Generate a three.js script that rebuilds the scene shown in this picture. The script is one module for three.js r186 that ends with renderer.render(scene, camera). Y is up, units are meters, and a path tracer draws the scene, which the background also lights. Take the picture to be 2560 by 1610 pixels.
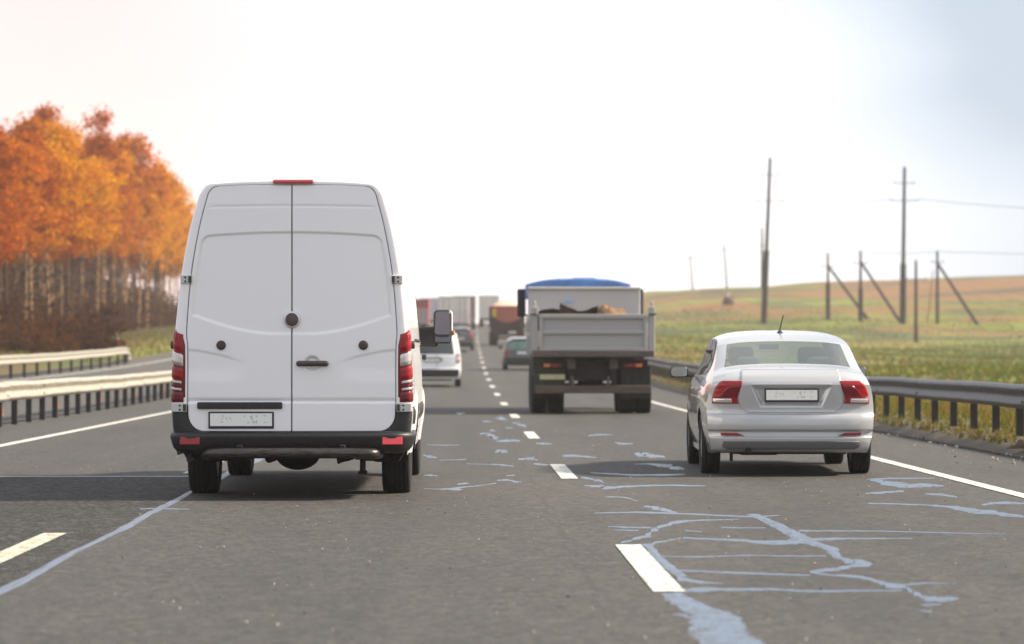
import * as THREE from 'three';
import { mergeGeometries } from 'three/addons/utils/BufferGeometryUtils.js';
import { RoundedBoxGeometry } from 'three/addons/geometries/RoundedBoxGeometry.js';

// ---------------------------------------------------------------- camera, sky, sun, exposure
const scene = new THREE.Scene();
const camera = new THREE.PerspectiveCamera(12.7, 1024 / 644, 0.5, 4000);
camera.position.set(0, 1.19, 0);
camera.rotation.order = 'YXZ';
camera.rotation.set(0.01106, -0.01797, 0);
camera.focus = 24; camera.userData.fStop = 2.5;
const renderer = new THREE.WebGLRenderer({ antialias: true });
renderer.toneMapping = THREE.LinearToneMapping;
renderer.toneMappingExposure = 2.4;
renderer.shadowMap.enabled = true;

const sun = new THREE.DirectionalLight(new THREE.Color(1, 0.885, 0.72), 4.1);
sun.position.set(118, 92, -9);
sun.target.position.set(0, 0, -40);
sun.position.z += -40;
sun.castShadow = true; sun.shadow.radius = 11; sun.shadow.mapSize.set(4096, 4096);
Object.assign(sun.shadow.camera, { left: -260, right: 260, top: 200, bottom: -200, near: 1, far: 700 });
scene.add(sun, sun.target);

// ---------------------------------------------------------------- numbers and noise
function mulberry(a) { return () => { a |= 0; a = a + 0x6D2B79F5 | 0; let t = Math.imul(a ^ a >>> 15, 1 | a); t = t + Math.imul(t ^ t >>> 7, 61 | t) ^ t; return ((t ^ t >>> 14) >>> 0) / 4294967296; }; }
const lerp = (a, b, t) => a + (b - a) * t, clamp = (x, a = 0, b = 1) => Math.min(b, Math.max(a, x));
const sst = (a, b, x) => { const t = clamp((x - a) / (b - a)); return t * t * (3 - 2 * t); };
const hash = (x, y, s = 0) => { let h = Math.imul(x | 0, 374761393) ^ Math.imul(y | 0, 668265263) ^ Math.imul(s | 0, 974634301); h = Math.imul(h ^ h >>> 13, 1274126177); return ((h ^ h >>> 16) >>> 0) / 4294967296; };
function vn(x, y, per = 0, s = 0) {
  const xi = Math.floor(x), yi = Math.floor(y), fx = x - xi, fy = y - yi, w = (a) => per ? ((a % per) + per) % per : a;
  const sx = fx * fx * (3 - 2 * fx), sy = fy * fy * (3 - 2 * fy);
  return lerp(lerp(hash(w(xi), w(yi), s), hash(w(xi + 1), w(yi), s), sx), lerp(hash(w(xi), w(yi + 1), s), hash(w(xi + 1), w(yi + 1), s), sx), sy);
}
const fbm = (x, y, o = 4, s = 0) => { let a = 0, k = 0.5, n = 0; for (let i = 0; i < o; i++) { a += k * vn(x, y, 0, s + i); n += k; x *= 2.03; y *= 2.03; k *= 0.5; } return a / n; };
function curve(pts) { // piecewise smooth interpolation of [x, y] pairs
  return (x) => {
    if (x <= pts[0][0]) return pts[0][1];
    const n = pts.length - 1; if (x >= pts[n][0]) return pts[n][1];
    let i = 0; while (pts[i + 1][0] < x) i++;
    const m = (k) => k <= 0 || k >= n ? (pts[clamp(k, 1, n)][1] - pts[clamp(k, 1, n) - 1][1]) / (pts[clamp(k, 1, n)][0] - pts[clamp(k, 1, n) - 1][0]) : (pts[k + 1][1] - pts[k - 1][1]) / (pts[k + 1][0] - pts[k - 1][0]);
    const h = pts[i + 1][0] - pts[i][0], t = (x - pts[i][0]) / h, t2 = t * t, t3 = t2 * t;
    return (2 * t3 - 3 * t2 + 1) * pts[i][1] + (t3 - 2 * t2 + t) * h * m(i) + (3 * t2 - 2 * t3) * pts[i + 1][1] + (t3 - t2) * h * m(i + 1);
  };
}
const linear = (pts) => (x) => { if (x <= pts[0][0]) return pts[0][1]; for (let i = 1; i < pts.length; i++) if (x <= pts[i][0]) return lerp(pts[i - 1][1], pts[i][1], (x - pts[i - 1][0]) / (pts[i][0] - pts[i - 1][0])); return pts[pts.length - 1][1]; };

// ---------------------------------------------------------------- sky: a bright veil of high cloud
{
  const W = 1024, H = 512, data = new Float32Array(W * H * 4);
  const wrap = (u, v, f, s) => { const k = u - Math.floor(u); return lerp(fbm(k * f, v, 4, s), fbm((k - 1) * f, v, 4, s), k < 0.88 ? 0 : (k - 0.88) / 0.12); };
  for (let j = 0; j < H; j++) for (let i = 0; i < W; i++) {
    const el = ((j + 0.5) / H - 0.5) * 180, az = ((i + 0.5) / W - 0.5) * 360 + 90; // az 0 looks along -z, positive to the right
    const e = Math.max(el, 0);
    let thick = wrap(az / 360 + 0.031, e / 7 + 3.1, 30, 11) * 0.62 + wrap(az / 360 + 0.5, e / 2.4, 36, 23) * 0.38;   // streaky veil
    const band = 0.5 - 0.5 * Math.cos((az + 1.2) * Math.PI / 14.4);                                                       // broad openings in the veil every thirty degrees or so
    const top = sst(2.5, 9, e) * (1 - sst(60, 90, e) * 0.3);
    const dim = clamp(0.85 * band ** 3 * (0.5 + 1.0 * thick) + 0.62 * top * (0.25 + 0.75 * thick) + 0.75 * (thick - 0.5) * sst(0.2, 4, e));
    const warm = 0.9 * (0.5 + 0.5 * Math.cos((az + 8) * Math.PI / 14.4)) ** 2 * (1 - sst(7, 16, e)) * (1 - 0.5 * dim);                // peach tinge where the veil is thin and low
    const L = lerp(0.56, 0.305, dim) * lerp(1, 0.94, sst(20, 80, e));
    const o = (j * W + i) * 4;
    data[o] = L * lerp(1.01, 0.86, dim); data[o + 1] = L * lerp(0.995, 0.99, dim) * (1 - 0.27 * warm); data[o + 2] = L * lerp(1, 1.15, dim) * (1 - 0.33 * warm); data[o + 3] = 1;
    if (el < 0) { const g = sst(0, -8, el); data[o] = lerp(data[o], 0.16, g); data[o + 1] = lerp(data[o + 1], 0.14, g); data[o + 2] = lerp(data[o + 2], 0.11, g); }
  }
  const t = new THREE.DataTexture(data, W, H, THREE.RGBAFormat, THREE.FloatType);
  t.mapping = THREE.EquirectangularReflectionMapping; t.magFilter = THREE.LinearFilter; t.needsUpdate = true;
  scene.background = t; scene.environment = t;
}
scene.fog = new THREE.FogExp2(new THREE.Color(1, 0.94, 0.90), 0.00035);

// ---------------------------------------------------------------- building helpers
const taken = {};
const numbered = (n) => { const k = taken[n] = (taken[n] ?? -1) + 1; return k ? n + '_' + String(k).padStart(3, '0') : n; };
function thing(name, label, category, [x, y, z] = [0, 0, 0], turn = 0, group) {
  const o = new THREE.Group(); o.name = numbered(name); o.position.set(x, y, z); o.rotation.order = 'YXZ'; o.rotation.y = turn;
  o.userData = { label, category }; if (group) o.userData.group = group;
  scene.add(o); return o;
}
function structure(name, label) { const o = new THREE.Group(); o.name = name; o.userData = { kind: 'structure', label, category: name.replace(/_/g, ' ') }; scene.add(o); return o; }
function mesh(name, geo, mat, parent) {
  const g = Array.isArray(geo) ? merge(geo) : geo, m = new THREE.Mesh(g, mat); m.name = name; m.castShadow = m.receiveShadow = true; parent.add(m); return m;
}
function merge(list) {
  return mergeGeometries(list.map((g) => { let k = g.index ? g.toNonIndexed() : g; const n = k.attributes.position.count; if (!k.attributes.uv) k.setAttribute('uv', new THREE.Float32BufferAttribute(new Float32Array(n * 2), 2)); for (const a of Object.keys(k.attributes)) if (!['position', 'normal', 'uv'].includes(a)) k.deleteAttribute(a); k.morphAttributes = {}; return k; }), false);
}
function box(w, h, d, x = 0, y = 0, z = 0, r = 0.01, rot) {
  const g = r > 0 ? new RoundedBoxGeometry(w, h, d, 2, Math.min(r, w / 2.01, h / 2.01, d / 2.01)) : new THREE.BoxGeometry(w, h, d);
  if (rot) { if (rot[0]) g.rotateX(rot[0]); if (rot[1]) g.rotateY(rot[1]); if (rot[2]) g.rotateZ(rot[2]); }
  return g.translate(x, y, z);
}
function roundPlate(w, h, r, depth, x, y, z, top = 1) { // a flat plate with rounded corners, narrower at the top when top < 1
  const s = new THREE.Shape(), a = w / 2, b = h / 2, t = a * top;
  s.moveTo(-a + r, -b); s.lineTo(a - r, -b); s.quadraticCurveTo(a, -b, a, -b + r); s.lineTo(t, b - r); s.quadraticCurveTo(t, b, t - r, b); s.lineTo(-t + r, b); s.quadraticCurveTo(-t, b, -t, b - r); s.lineTo(-a, -b + r); s.quadraticCurveTo(-a, -b, -a + r, -b);
  return new THREE.ExtrudeGeometry(s, { depth, bevelEnabled: false, curveSegments: 8 }).translate(x, y, z - depth / 2);
}
const V = (x, y, z) => new THREE.Vector3(x, y, z);
function rod(a, b, r1, r2 = r1, seg = 8) {
  const d = b.clone().sub(a), g = new THREE.CylinderGeometry(r2, r1, d.length(), seg, 1);
  g.applyQuaternion(new THREE.Quaternion().setFromUnitVectors(V(0, 1, 0), d.normalize()));
  return g.translate((a.x + b.x) / 2, (a.y + b.y) / 2, (a.z + b.z) / 2);
}
const tube = (pts, r, seg = 24, rs = 8) => new THREE.TubeGeometry(new THREE.CatmullRomCurve3(pts.map((p) => V(...p))), seg, r, rs, false);
const disc = (r, depth, x, y, z, seg = 24) => { const b = Math.min(r * 0.25, depth * 0.6), g = new THREE.LatheGeometry([[0.0001, depth], [r - b, depth], [r - b * 0.3, depth - b * 0.35], [r, depth - b], [r, 0]].map((p) => new THREE.Vector2(...p)), seg); g.rotateX(Math.PI / 2); return g.translate(x, y, z); };
// a sheet of (nu+1) x (nv+1) points; f(i, j) gives the point, uv(i, j) its texture place
function sheet(nu, nv, f, uv, hole) {
  const p = new Float32Array((nu + 1) * (nv + 1) * 3), t = new Float32Array((nu + 1) * (nv + 1) * 2), idx = [];
  for (let j = 0, k = 0; j <= nv; j++) for (let i = 0; i <= nu; i++, k++) { const q = f(i, j); p.set(q, k * 3); t.set(uv ? uv(i, j, q) : [i / nu, j / nv], k * 2); }
  for (let j = 0; j < nv; j++) for (let i = 0; i < nu; i++) { if (hole && hole(i, j)) continue; const a = j * (nu + 1) + i, b = a + nu + 1; idx.push(a, a + 1, b, a + 1, b + 1, b); }
  const g = new THREE.BufferGeometry();
  g.setAttribute('position', new THREE.BufferAttribute(p, 3)); g.setAttribute('uv', new THREE.BufferAttribute(t, 2)); g.setIndex(idx); g.computeVertexNormals();
  return g;
}
// cuts round openings (wheel arches) into a side sheet: triangles inside go, the rest is drawn out to the circle
function arches(g, list) {
  const p = g.attributes.position, inside = (k) => list.find(([z, y, r]) => Math.hypot(p.getZ(k) - z, p.getY(k) - y) < r), keep = [], idx = g.index.array;
  for (let i = 0; i < idx.length; i += 3) { const t = [idx[i], idx[i + 1], idx[i + 2]]; if (!t.every(inside)) keep.push(...t); }
  const used = new Set(keep);
  for (const k of used) { const c = inside(k); if (c) { const dz = p.getZ(k) - c[0], dy = p.getY(k) - c[1], l = Math.hypot(dz, dy) || 1; p.setZ(k, c[0] + dz / l * c[2]); p.setY(k, c[1] + dy / l * c[2]); } }
  g.setIndex(keep); g.computeVertexNormals(); return g;
}
function tex(w, h, f, srgb = true) {
  const d = new Uint8Array(w * h * 4);
  for (let y = 0, o = 0; y < h; y++) for (let x = 0; x < w; x++, o += 4) { const c = f(x, y); d[o] = clamp(c[0], 0, 255); d[o + 1] = clamp(c[1], 0, 255); d[o + 2] = clamp(c[2], 0, 255); d[o + 3] = 255; }
  const t = new THREE.DataTexture(d, w, h); t.magFilter = THREE.LinearFilter; t.minFilter = THREE.LinearMipmapLinearFilter; t.wrapS = t.wrapT = THREE.RepeatWrapping;
  if (srgb) t.colorSpace = THREE.SRGBColorSpace; t.needsUpdate = true; return t;
}
const rep = (t, x, y = x) => { const c = t.clone(); c.repeat.set(x, y); c.needsUpdate = true; return c; };
const lin = (r, g, b) => new THREE.Color().setRGB(r, g, b);
const std = (c, roughness = 0.8, metalness = 0, extra = {}) => new THREE.MeshStandardMaterial({ color: c, roughness, metalness, ...extra });
const phys = (c, roughness, extra = {}) => new THREE.MeshPhysicalMaterial({ color: c, roughness, ...extra });

// ---------------------------------------------------------------- textures
const R0 = mulberry(7);
const grain = tex(512, 512, (x, y) => { const v = 205 + 50 * (vn(x / 8, y / 8, 64, 1) - 0.5) + 40 * (vn(x / 32, y / 32, 16, 2) - 0.5) + 46 * (hash(x, y, 3) - 0.5); return [v, v, v]; });
const asphaltTex = (seed, dark, light, coarse) => tex(1024, 1024, (x, y) => {
  const a = vn(x / 2, y / 2, 512, seed), b = vn(x / 5.12, y / 5.12, 200, seed + 9), c = vn(x / 10.24, y / 10.24, 100, seed + 11), e = vn(x / 25.6, y / 25.6, 40, seed + 12), r = hash(x, y, seed + 3);
  const g = clamp(0.5 + (0.26 * a + 0.36 * b + 0.28 * c + 0.10 * e - 0.5) * 1.9 + (r - 0.5) * 0.25);
  let v = lerp(dark, light, coarse ? sst(0.2, 0.85, g) : g);
  if (hash(x >> 2, y >> 2, seed + 4) > 0.994) v += 60; if (hash(x >> 2, y >> 2, seed + 5) > 0.99) v -= 50;
  const w = (vn(x / 7, y / 7, 0, seed + 6) - 0.5) * (coarse ? 34 : 16);
  return [v + w, v, v - w * 0.8];
});
const smoothAsphalt = asphaltTex(20, 122, 240, false), coarseAsphalt = asphaltTex(40, 30, 250, true);
const asphaltBump = tex(512, 512, (x, y) => { const v = 255 * (0.6 * vn(x / 2, y / 2, 256, 60) + 0.4 * hash(x, y, 61)); return [v, v, v]; }, false);
const paintTex = tex(512, 512, (x, y) => { const v = 228 + 22 * (vn(x / 9, y / 9, 57, 70) - 0.5) - 135 * sst(0.56, 0.66, 0.45 * vn(x / 30, y / 10, 0, 71) + 0.3 * vn(x / 7, y / 5, 0, 73) + 0.25 * hash(x >> 1, y >> 1, 72)); return [v, v - 1, v - 5]; });
const dirtTex = tex(512, 512, (x, y) => { const n = 0.5 * vn(x / 64, y / 64, 8, 80) + 0.3 * vn(x / 16, y / 16, 32, 81) + 0.2 * hash(x, y, 82); const v = 175 + 110 * (n - 0.3); return [v, v * 0.985, v * 0.96]; });
const rustTex = tex(512, 512, (x, y) => { const n = 0.55 * vn(x / 40, y / 12, 0, 90) + 0.3 * vn(x / 9, y / 9, 57, 91) + 0.15 * hash(x, y, 92), k = sst(0.56, 0.68, n); const v = 215 + 36 * (vn(x / 20, y / 5, 0, 93) - 0.5); return [lerp(v, 140, k), lerp(v, 92, k), lerp(v, 62, k)]; });
const birchTex = tex(256, 512, (x, y) => { const m = vn(x / 60, y / 7, 0, 95) * 0.6 + vn(x / 20, y / 3, 0, 96) * 0.4, k = sst(0.60, 0.70, m), b = sst(0.62, 0.72, vn(x / 80, y / 60, 0, 97)); const v = 225 + 20 * (hash(x, y, 98) - 0.5); return [lerp(v, 40, Math.max(k, b * 0.85)), lerp(v * 0.94, 32, Math.max(k, b * 0.85)), lerp(v * 0.84, 26, Math.max(k, b * 0.85))]; });
const sealMap = (f) => tex(256, 1024, (x, y) => { const u = Math.abs(x / 255 - 0.5) * 2, n = 0.5 * vn(x / 26, y / 26, 0, 121) + 0.3 * vn(x / 9, y / 14, 0, 122) + 0.2 * hash(x >> 1, y >> 1, 123), k = sst(0.34, 0.50, n + 0.26 * (1 - u) ), fleck = sst(0.62, 0.72, 0.6 * vn(x / 5, y / 9, 0, 124) + 0.4 * vn(x / 40, y / 60, 0, 125)); return f(k * (1 - 0.7 * fleck), vn(x / 12, y / 30, 0, 126)); }, f.length > 1);
const sealColour = sealMap((k, v) => [lerp(118, 122 + 22 * v, k), lerp(105, 134 + 22 * v, k), lerp(98, 152 + 22 * v, k)]), sealRough = sealMap((k) => [255, lerp(160, 106, k), 0]);
const plateTex = tex(256, 64, (x, y) => { const n = vn(x / 12, y / 18, 0, 101), m = vn(x / 6, y / 9, 0, 102); const v = 238 - 44 * sst(0.55, 0.75, n * 0.6 + m * 0.4) * sst(8, 20, y) * sst(60, 48, y) * sst(6, 20, x) * sst(250, 220, x); return [v, v, v - 3]; });
const roofTin = grain;

// ---------------------------------------------------------------- materials
const M = {
  white: phys(lin(0.86, 0.845, 0.855), 0.32, { clearcoat: 0.8, clearcoatRoughness: 0.1 }),
  silver: phys(lin(0.40, 0.405, 0.42), 0.24, { metalness: 0.2, clearcoat: 1, clearcoatRoughness: 0.06 }),
  greyPaint: phys(lin(0.40, 0.41, 0.43), 0.4, { metalness: 0.3, clearcoat: 0.7, clearcoatRoughness: 0.1 }),
  plastic: std(lin(0.024, 0.023, 0.026), 0.5, 0, { map: rep(grain, 3) }),
  black: std(lin(0.012, 0.012, 0.013), 0.6),
  under: std(lin(0.006, 0.006, 0.007), 0.9),
  cap: std(lin(0.05, 0.035, 0.033), 0.5),
  rubber: std(lin(0.009, 0.009, 0.011), 0.85, 0, { map: rep(grain, 4) }),
  rim: std(lin(0.42, 0.42, 0.43), 0.4, 0.7),
  red: phys(lin(0.27, 0.005, 0.010), 0.3, { clearcoat: 0.35, clearcoatRoughness: 0.08, specularIntensity: 0.6 }),
  darkred: phys(lin(0.13, 0.003, 0.009), 0.3, { clearcoat: 0.35, clearcoatRoughness: 0.08, specularIntensity: 0.6 }),
  clear: phys(lin(0.55, 0.50, 0.49), 0.15, { metalness: 0.5, clearcoat: 1 }),
  amber: phys(lin(0.65, 0.18, 0.03), 0.25, { clearcoat: 1 }),
  chrome: std(lin(0.62, 0.62, 0.63), 0.18, 1),
  steel: std(lin(0.10, 0.097, 0.095), 0.36, 0.7, { map: rep(rustTex, 2) }),
  hinge: std(lin(0.92, 0.90, 0.88), 0.5, 0, { map: rep(grain, 6) }),
  plate: std(lin(0.95, 0.95, 0.93), 0.5, 0, { map: plateTex }),
  plateYellow: std(lin(0.62, 0.60, 0.34), 0.5, 0, { map: plateTex }),
  glassDark: phys(lin(0.02, 0.024, 0.025), 0.05, { clearcoat: 1, clearcoatRoughness: 0.02 }),
  pane: phys(lin(0.62, 0.70, 0.66), 0.05, { transmission: 0.9, thickness: 0, ior: 1.9 }),
  mirror: std(lin(0.17, 0.15, 0.165), 0.08, 1),
  fabric: std(lin(0.09, 0.092, 0.095), 0.95),
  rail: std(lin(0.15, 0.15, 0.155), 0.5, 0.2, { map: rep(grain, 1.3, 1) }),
  post: std(lin(0.035, 0.03, 0.028), 0.7, 0, { map: rep(rustTex, 2) }),
  pole: std(lin(0.032, 0.022, 0.019), 0.9, 0, { map: rep(grain, 3, 2) }),
  concrete: std(lin(0.035, 0.034, 0.036), 0.9, 0, { map: rep(grain, 3, 2) }),
  wire: std(lin(0.04, 0.04, 0.045), 0.7),
  insulator: std(lin(0.3, 0.32, 0.33), 0.3),
};

// ---------------------------------------------------------------- lie of the land: d metres ahead, x metres right of the camera's line
const roadY = (d) => { // level, then a sag into a steady climb, then the crest
  if (d < 60) return 0; if (d < 150) return 1e-4 * (d - 60) ** 2; if (d < 390) return 0.81 + 0.018 * (d - 150);
  if (d < 530) { const t = d - 390; return 5.13 + 0.018 * t - 1e-4 * t * t; } return 5.69 - 0.01 * (d - 530);
};
const roadX = (d) => d < 60 ? 0 : 1.2e-5 * Math.min(d - 60, 500) ** 2;
const slope = (d) => (roadY(d + 2) - roadY(d - 2)) / 4;
const rightY = curve([[-60, -0.05], [30, -0.05], [60, -0.05], [100, 0.1], [159, 0.42], [220, 1.1], [279, 2.1], [340, 4.6], [400, 7.6], [450, 10], [500, 11.8], [560, 12.6], [700, 11], [1400, 0]]);
const oppY = (x) => 0.012 + Math.max(0, -x - 7.9) * 0.03;      // the other carriageway leans up to the left
function landY(x, d) {
  const xr = x - roadX(d), r = roadY(d), n = fbm(x / 9, d / 9, 3, 5) - 0.5, n2 = fbm(x / 34, d / 34, 3, 8) - 0.5;
  if (xr >= 6.3) {
    const k = sst(7.5, 34, xr), bank = 0.11 * sst(6.55, 6.9, xr) - 0.22 * sst(8, 12, xr) * (1 - sst(14, 22, xr));
    const far = rightY(d) + sst(250, 480, d) * (0.046 * clamp(xr - 36, -30, 90)) - sst(60, 200, xr) * sst(150, 60, d) * 0.3;
    return lerp(r, far, k) + bank + sst(7, 20, xr) * (n * 0.45 + n2 * 1.3 * sst(100, 300, d));
  }
  if (xr > -7.72) return r - 0.07;
  if (xr > -15.4) return r + oppY(xr) - 0.07;
  return r + 0.235 - 0.05 + 0.35 * sst(-15.4, -22, xr) + sst(-16, -30, xr) * n * 0.5 + sst(-40, -140, xr) * n2 * 4 + 0.1 * sst(-15.4, -16, xr);
}
const P = (x, d, off = 0) => [x + roadX(d), roadY(d) + off, -d];

// ground sheet
{
  const xs = [], ds = [];
  for (let x = -700; x < -80; x += 31) xs.push(x);
  for (let x = -80; x < -17; x += 2) xs.push(x);
  for (const x of [-17, -16.4, -15.9, -15.4, -15.38, -11, -7.74, -7.7, 0, 6.28, 6.32, 6.5, 6.6, 6.7, 6.8, 6.95, 7.2, 7.6, 8, 8.5, 9, 9.6, 10.2, 11, 12, 13]) xs.push(x);
  for (let x = 14; x < 130; x += 1.5) xs.push(x);
  for (let x = 130; x <= 760; x += 35) xs.push(x);
  for (let d = -80; d < 24; d += 8) ds.push(d);
  for (let d = 24; d < 120; d += 0.8) ds.push(d);
  for (let d = 120; d < 600; d += 2) ds.push(d);
  for (let d = 600; d <= 1500; d += 30) ds.push(d);
  const g = sheet(xs.length - 1, ds.length - 1, (i, j) => [xs[i] + roadX(ds[j]) * (Math.abs(xs[i]) < 40 ? 1 : 0), landY(xs[i] + roadX(ds[j]), ds[j]), -ds[j]], (i, j, q) => [q[0] / 3, q[2] / 3]);
  const p = g.attributes.position, col = new Float32Array(p.count * 3);
  const grassA = [0.235, 0.265, 0.002], grassB = [0.095, 0.135, 0.005], straw = [0.29, 0.205, 0.020], earth = [0.32, 0.125, 0.032], litter = [0.11, 0.045, 0.014], gravel = [0.13, 0.105, 0.085];
  const mix = (a, b, t) => a.map((v, i) => lerp(v, b[i], t));
  for (let k = 0; k < p.count; k++) {
    const x = p.getX(k), d = -p.getZ(k), n1 = fbm(x / 13, d / 22, 5, 31), n2 = fbm(x / 5, d / 7, 4, 37), n3 = fbm(x / 40 + 9, d / 30, 3, 41);
    let c = mix(grassA, grassB, sst(0.38, 0.62, n2));
    c = mix(c, straw, 0.55 * sst(0.57, 0.68, n1 + 0.12 * (n2 - 0.5)));
    if (x > 0) {
      const terrace = 0.85 * sst(0.64, 0.70, n3 + 0.25 * (n1 - 0.5) + 0.10 * sst(370, 430, d) + 0.07 * sst(40, 90, x));
      c = mix(c, earth, terrace * sst(300, 390, d));
      c = mix(c, earth, 0.7 * sst(0.62, 0.68, fbm(x / 16 + 4, d / 9, 4, 47)));
      c = mix(c, [0.14, 0.10, 0.03], 0.85 * (1 - sst(9, 22, x - roadX(d) + n2 * 8)));
      c = mix(c, gravel, (1 - sst(7.0, 8.2, x - roadX(d) + n2 * 1.4 - 0.7)));
      c = mix(c, [0.07, 0.085, 0.014], 0.8 * sst(0.60, 0.72, fbm(x / 22, d / 14, 4, 53)));
    } else if (x < -15) {
      c = mix(c, litter, sst(-16.5, -19.5, x - roadX(d) + (n2 - 0.5) * 4 + 0.045 * (d - 135)) * sst(330, 300, d));
      c = mix(c, gravel, 1 - sst(-15.8, -16.8, x - roadX(d)));
    }
    col.set(c, k * 3);
  }
  g.setAttribute('color', new THREE.BufferAttribute(col, 3));
  const ground = structure('ground', 'grassy land rising into a low hill on the right with patches of bare earth');
  mesh('terrain', g, std(0xffffff, 0.95, 0, { vertexColors: true, map: dirtTex, bumpMap: dirtTex, bumpScale: 0.04 }), ground);
}

// ---------------------------------------------------------------- the carriageways
const road = structure('road', 'worn grey multi-lane asphalt road with sealed cracks running straight ahead uphill');
function ribbon(x0, x1, d0, d1, nx, step, off, tint, offX = () => 0, tile = 4) {
  const n = Math.max(1, Math.round((d1 - d0) / step));
  const g = sheet(nx, n, (i, j) => { const d = lerp(d0, d1, j / n), x = lerp(x0, x1, i / nx); const q = P(x, d, off); q[1] += offX(x); return q; }, (i, j) => [lerp(x0, x1, i / nx) / tile, lerp(d0, d1, j / n) / tile]);
  if (tint) { const p = g.attributes.position, c = new Float32Array(p.count * 3); for (let k = 0; k < p.count; k++) c.set(tint(p.getX(k) - roadX(-p.getZ(k)), -p.getZ(k)), k * 3); g.setAttribute('color', new THREE.BufferAttribute(c, 3)); }
  return g;
}
const asphaltA = std(0xffffff, 0.80, 0, { vertexColors: true, map: smoothAsphalt, bumpMap: rep(asphaltBump, 3), bumpScale: 0.008 });
const asphaltB = std(0xffffff, 0.9, 0, { vertexColors: true, map: coarseAsphalt, bumpMap: rep(asphaltBump, 2), bumpScale: 0.016 });
const wheelTrack = (x) => { let a = 0; for (const c of [-5.0, -3.4, -1.5, 0.1, 2.1, 3.7]) a = Math.max(a, Math.exp(-(((x - c) / 0.33) ** 2))); return a; };
const oilTrack = (x) => Math.max(...[-4.2, -0.7, 2.9].map((c) => Math.exp(-(((x - c) / 0.35) ** 2))));
const tintA = (b) => (x, d) => {
  const n = fbm(x / 1.1, d / 9, 4, 61), m = fbm(x / 0.35, d / 1.8, 3, 67), s = sst(0.60, 0.72, fbm(x / 0.6, d / 3.5, 4, 71));
  const v = b * (0.84 + 0.32 * n) * (0.92 + 0.16 * m) * (1 - 0.24 * wheelTrack(x) * sst(0.3, 0.6, n) + 0.06 - 0.20 * oilTrack(x) * sst(0.4, 0.6, fbm(x / 0.5, d / 14, 3, 73))) * (1 - 0.16 * s);
  return [v * 1.07, v * 0.985, v * 0.91];
};
mesh('asphalt_surface', merge2([ribbon(-2.3, 6.6, -30, 90, 44, 0.5, 0, tintA(0.090)), ribbon(-2.3, 6.6, 90, 620, 30, 4, 0, tintA(0.090))]), asphaltA, road);
mesh('asphalt_surface', merge2([ribbon(-7.75, -2.3, 28.1, 90, 26, 0.5, 0, tintA(0.090)), ribbon(-7.75, -2.3, 90, 620, 18, 4, 0, tintA(0.091))]), asphaltA, road);
mesh('asphalt_patch', ribbon(-7.75, -2.3, -30, 28.07, 26, 0.5, 0.002, tintA(0.064)), asphaltB, road);
mesh('asphalt_surface', merge2([ribbon(-15.4, -7.8, -30, 620, 22, 3, 0, tintA(0.12), oppY)]), asphaltA, road);
function merge2(list) { const c = list.map((g) => g.toNonIndexed()); return mergeGeometries(c, false); }

// painted lines
const linePaint = std(lin(0.74, 0.735, 0.71), 0.7, 0, { map: paintTex });
const lineYellowed = std(lin(0.66, 0.62, 0.50), 0.7, 0, { map: paintTex });
for (let k = 0; k < 26; k++) {
  const d0 = 14.45 - 13.1 + k * 13.1, len = 3.55;
  mesh('lane_dash', ribbon(0.965, 1.125, d0, d0 + len, 2, 0.6, 0.005, null, undefined, 1.2), linePaint, road);
  mesh('lane_dash', ribbon(-2.755, -2.6, d0 + 1.2, d0 + 1.2 + len, 2, 0.6, 0.007, null, undefined, 1.2), lineYellowed, road);
}
mesh('edge_line', ribbon(-6.02, -5.86, -30, 600, 2, 2, 0.006, null, undefined, 1.6), linePaint, road);
mesh('edge_line', ribbon(4.64, 4.79, -30, 600, 2, 2, 0.006, null, undefined, 1.6), linePaint, road);
mesh('edge_line', ribbon(-8.35, -8.2, -30, 600, 2, 2, 0.018, null, undefined, 1.6), linePaint, road);
mesh('edge_line', ribbon(-14.6, -14.45, -30, 600, 2, 2, 0.006, null, oppY, 1.6), linePaint, road);

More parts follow.
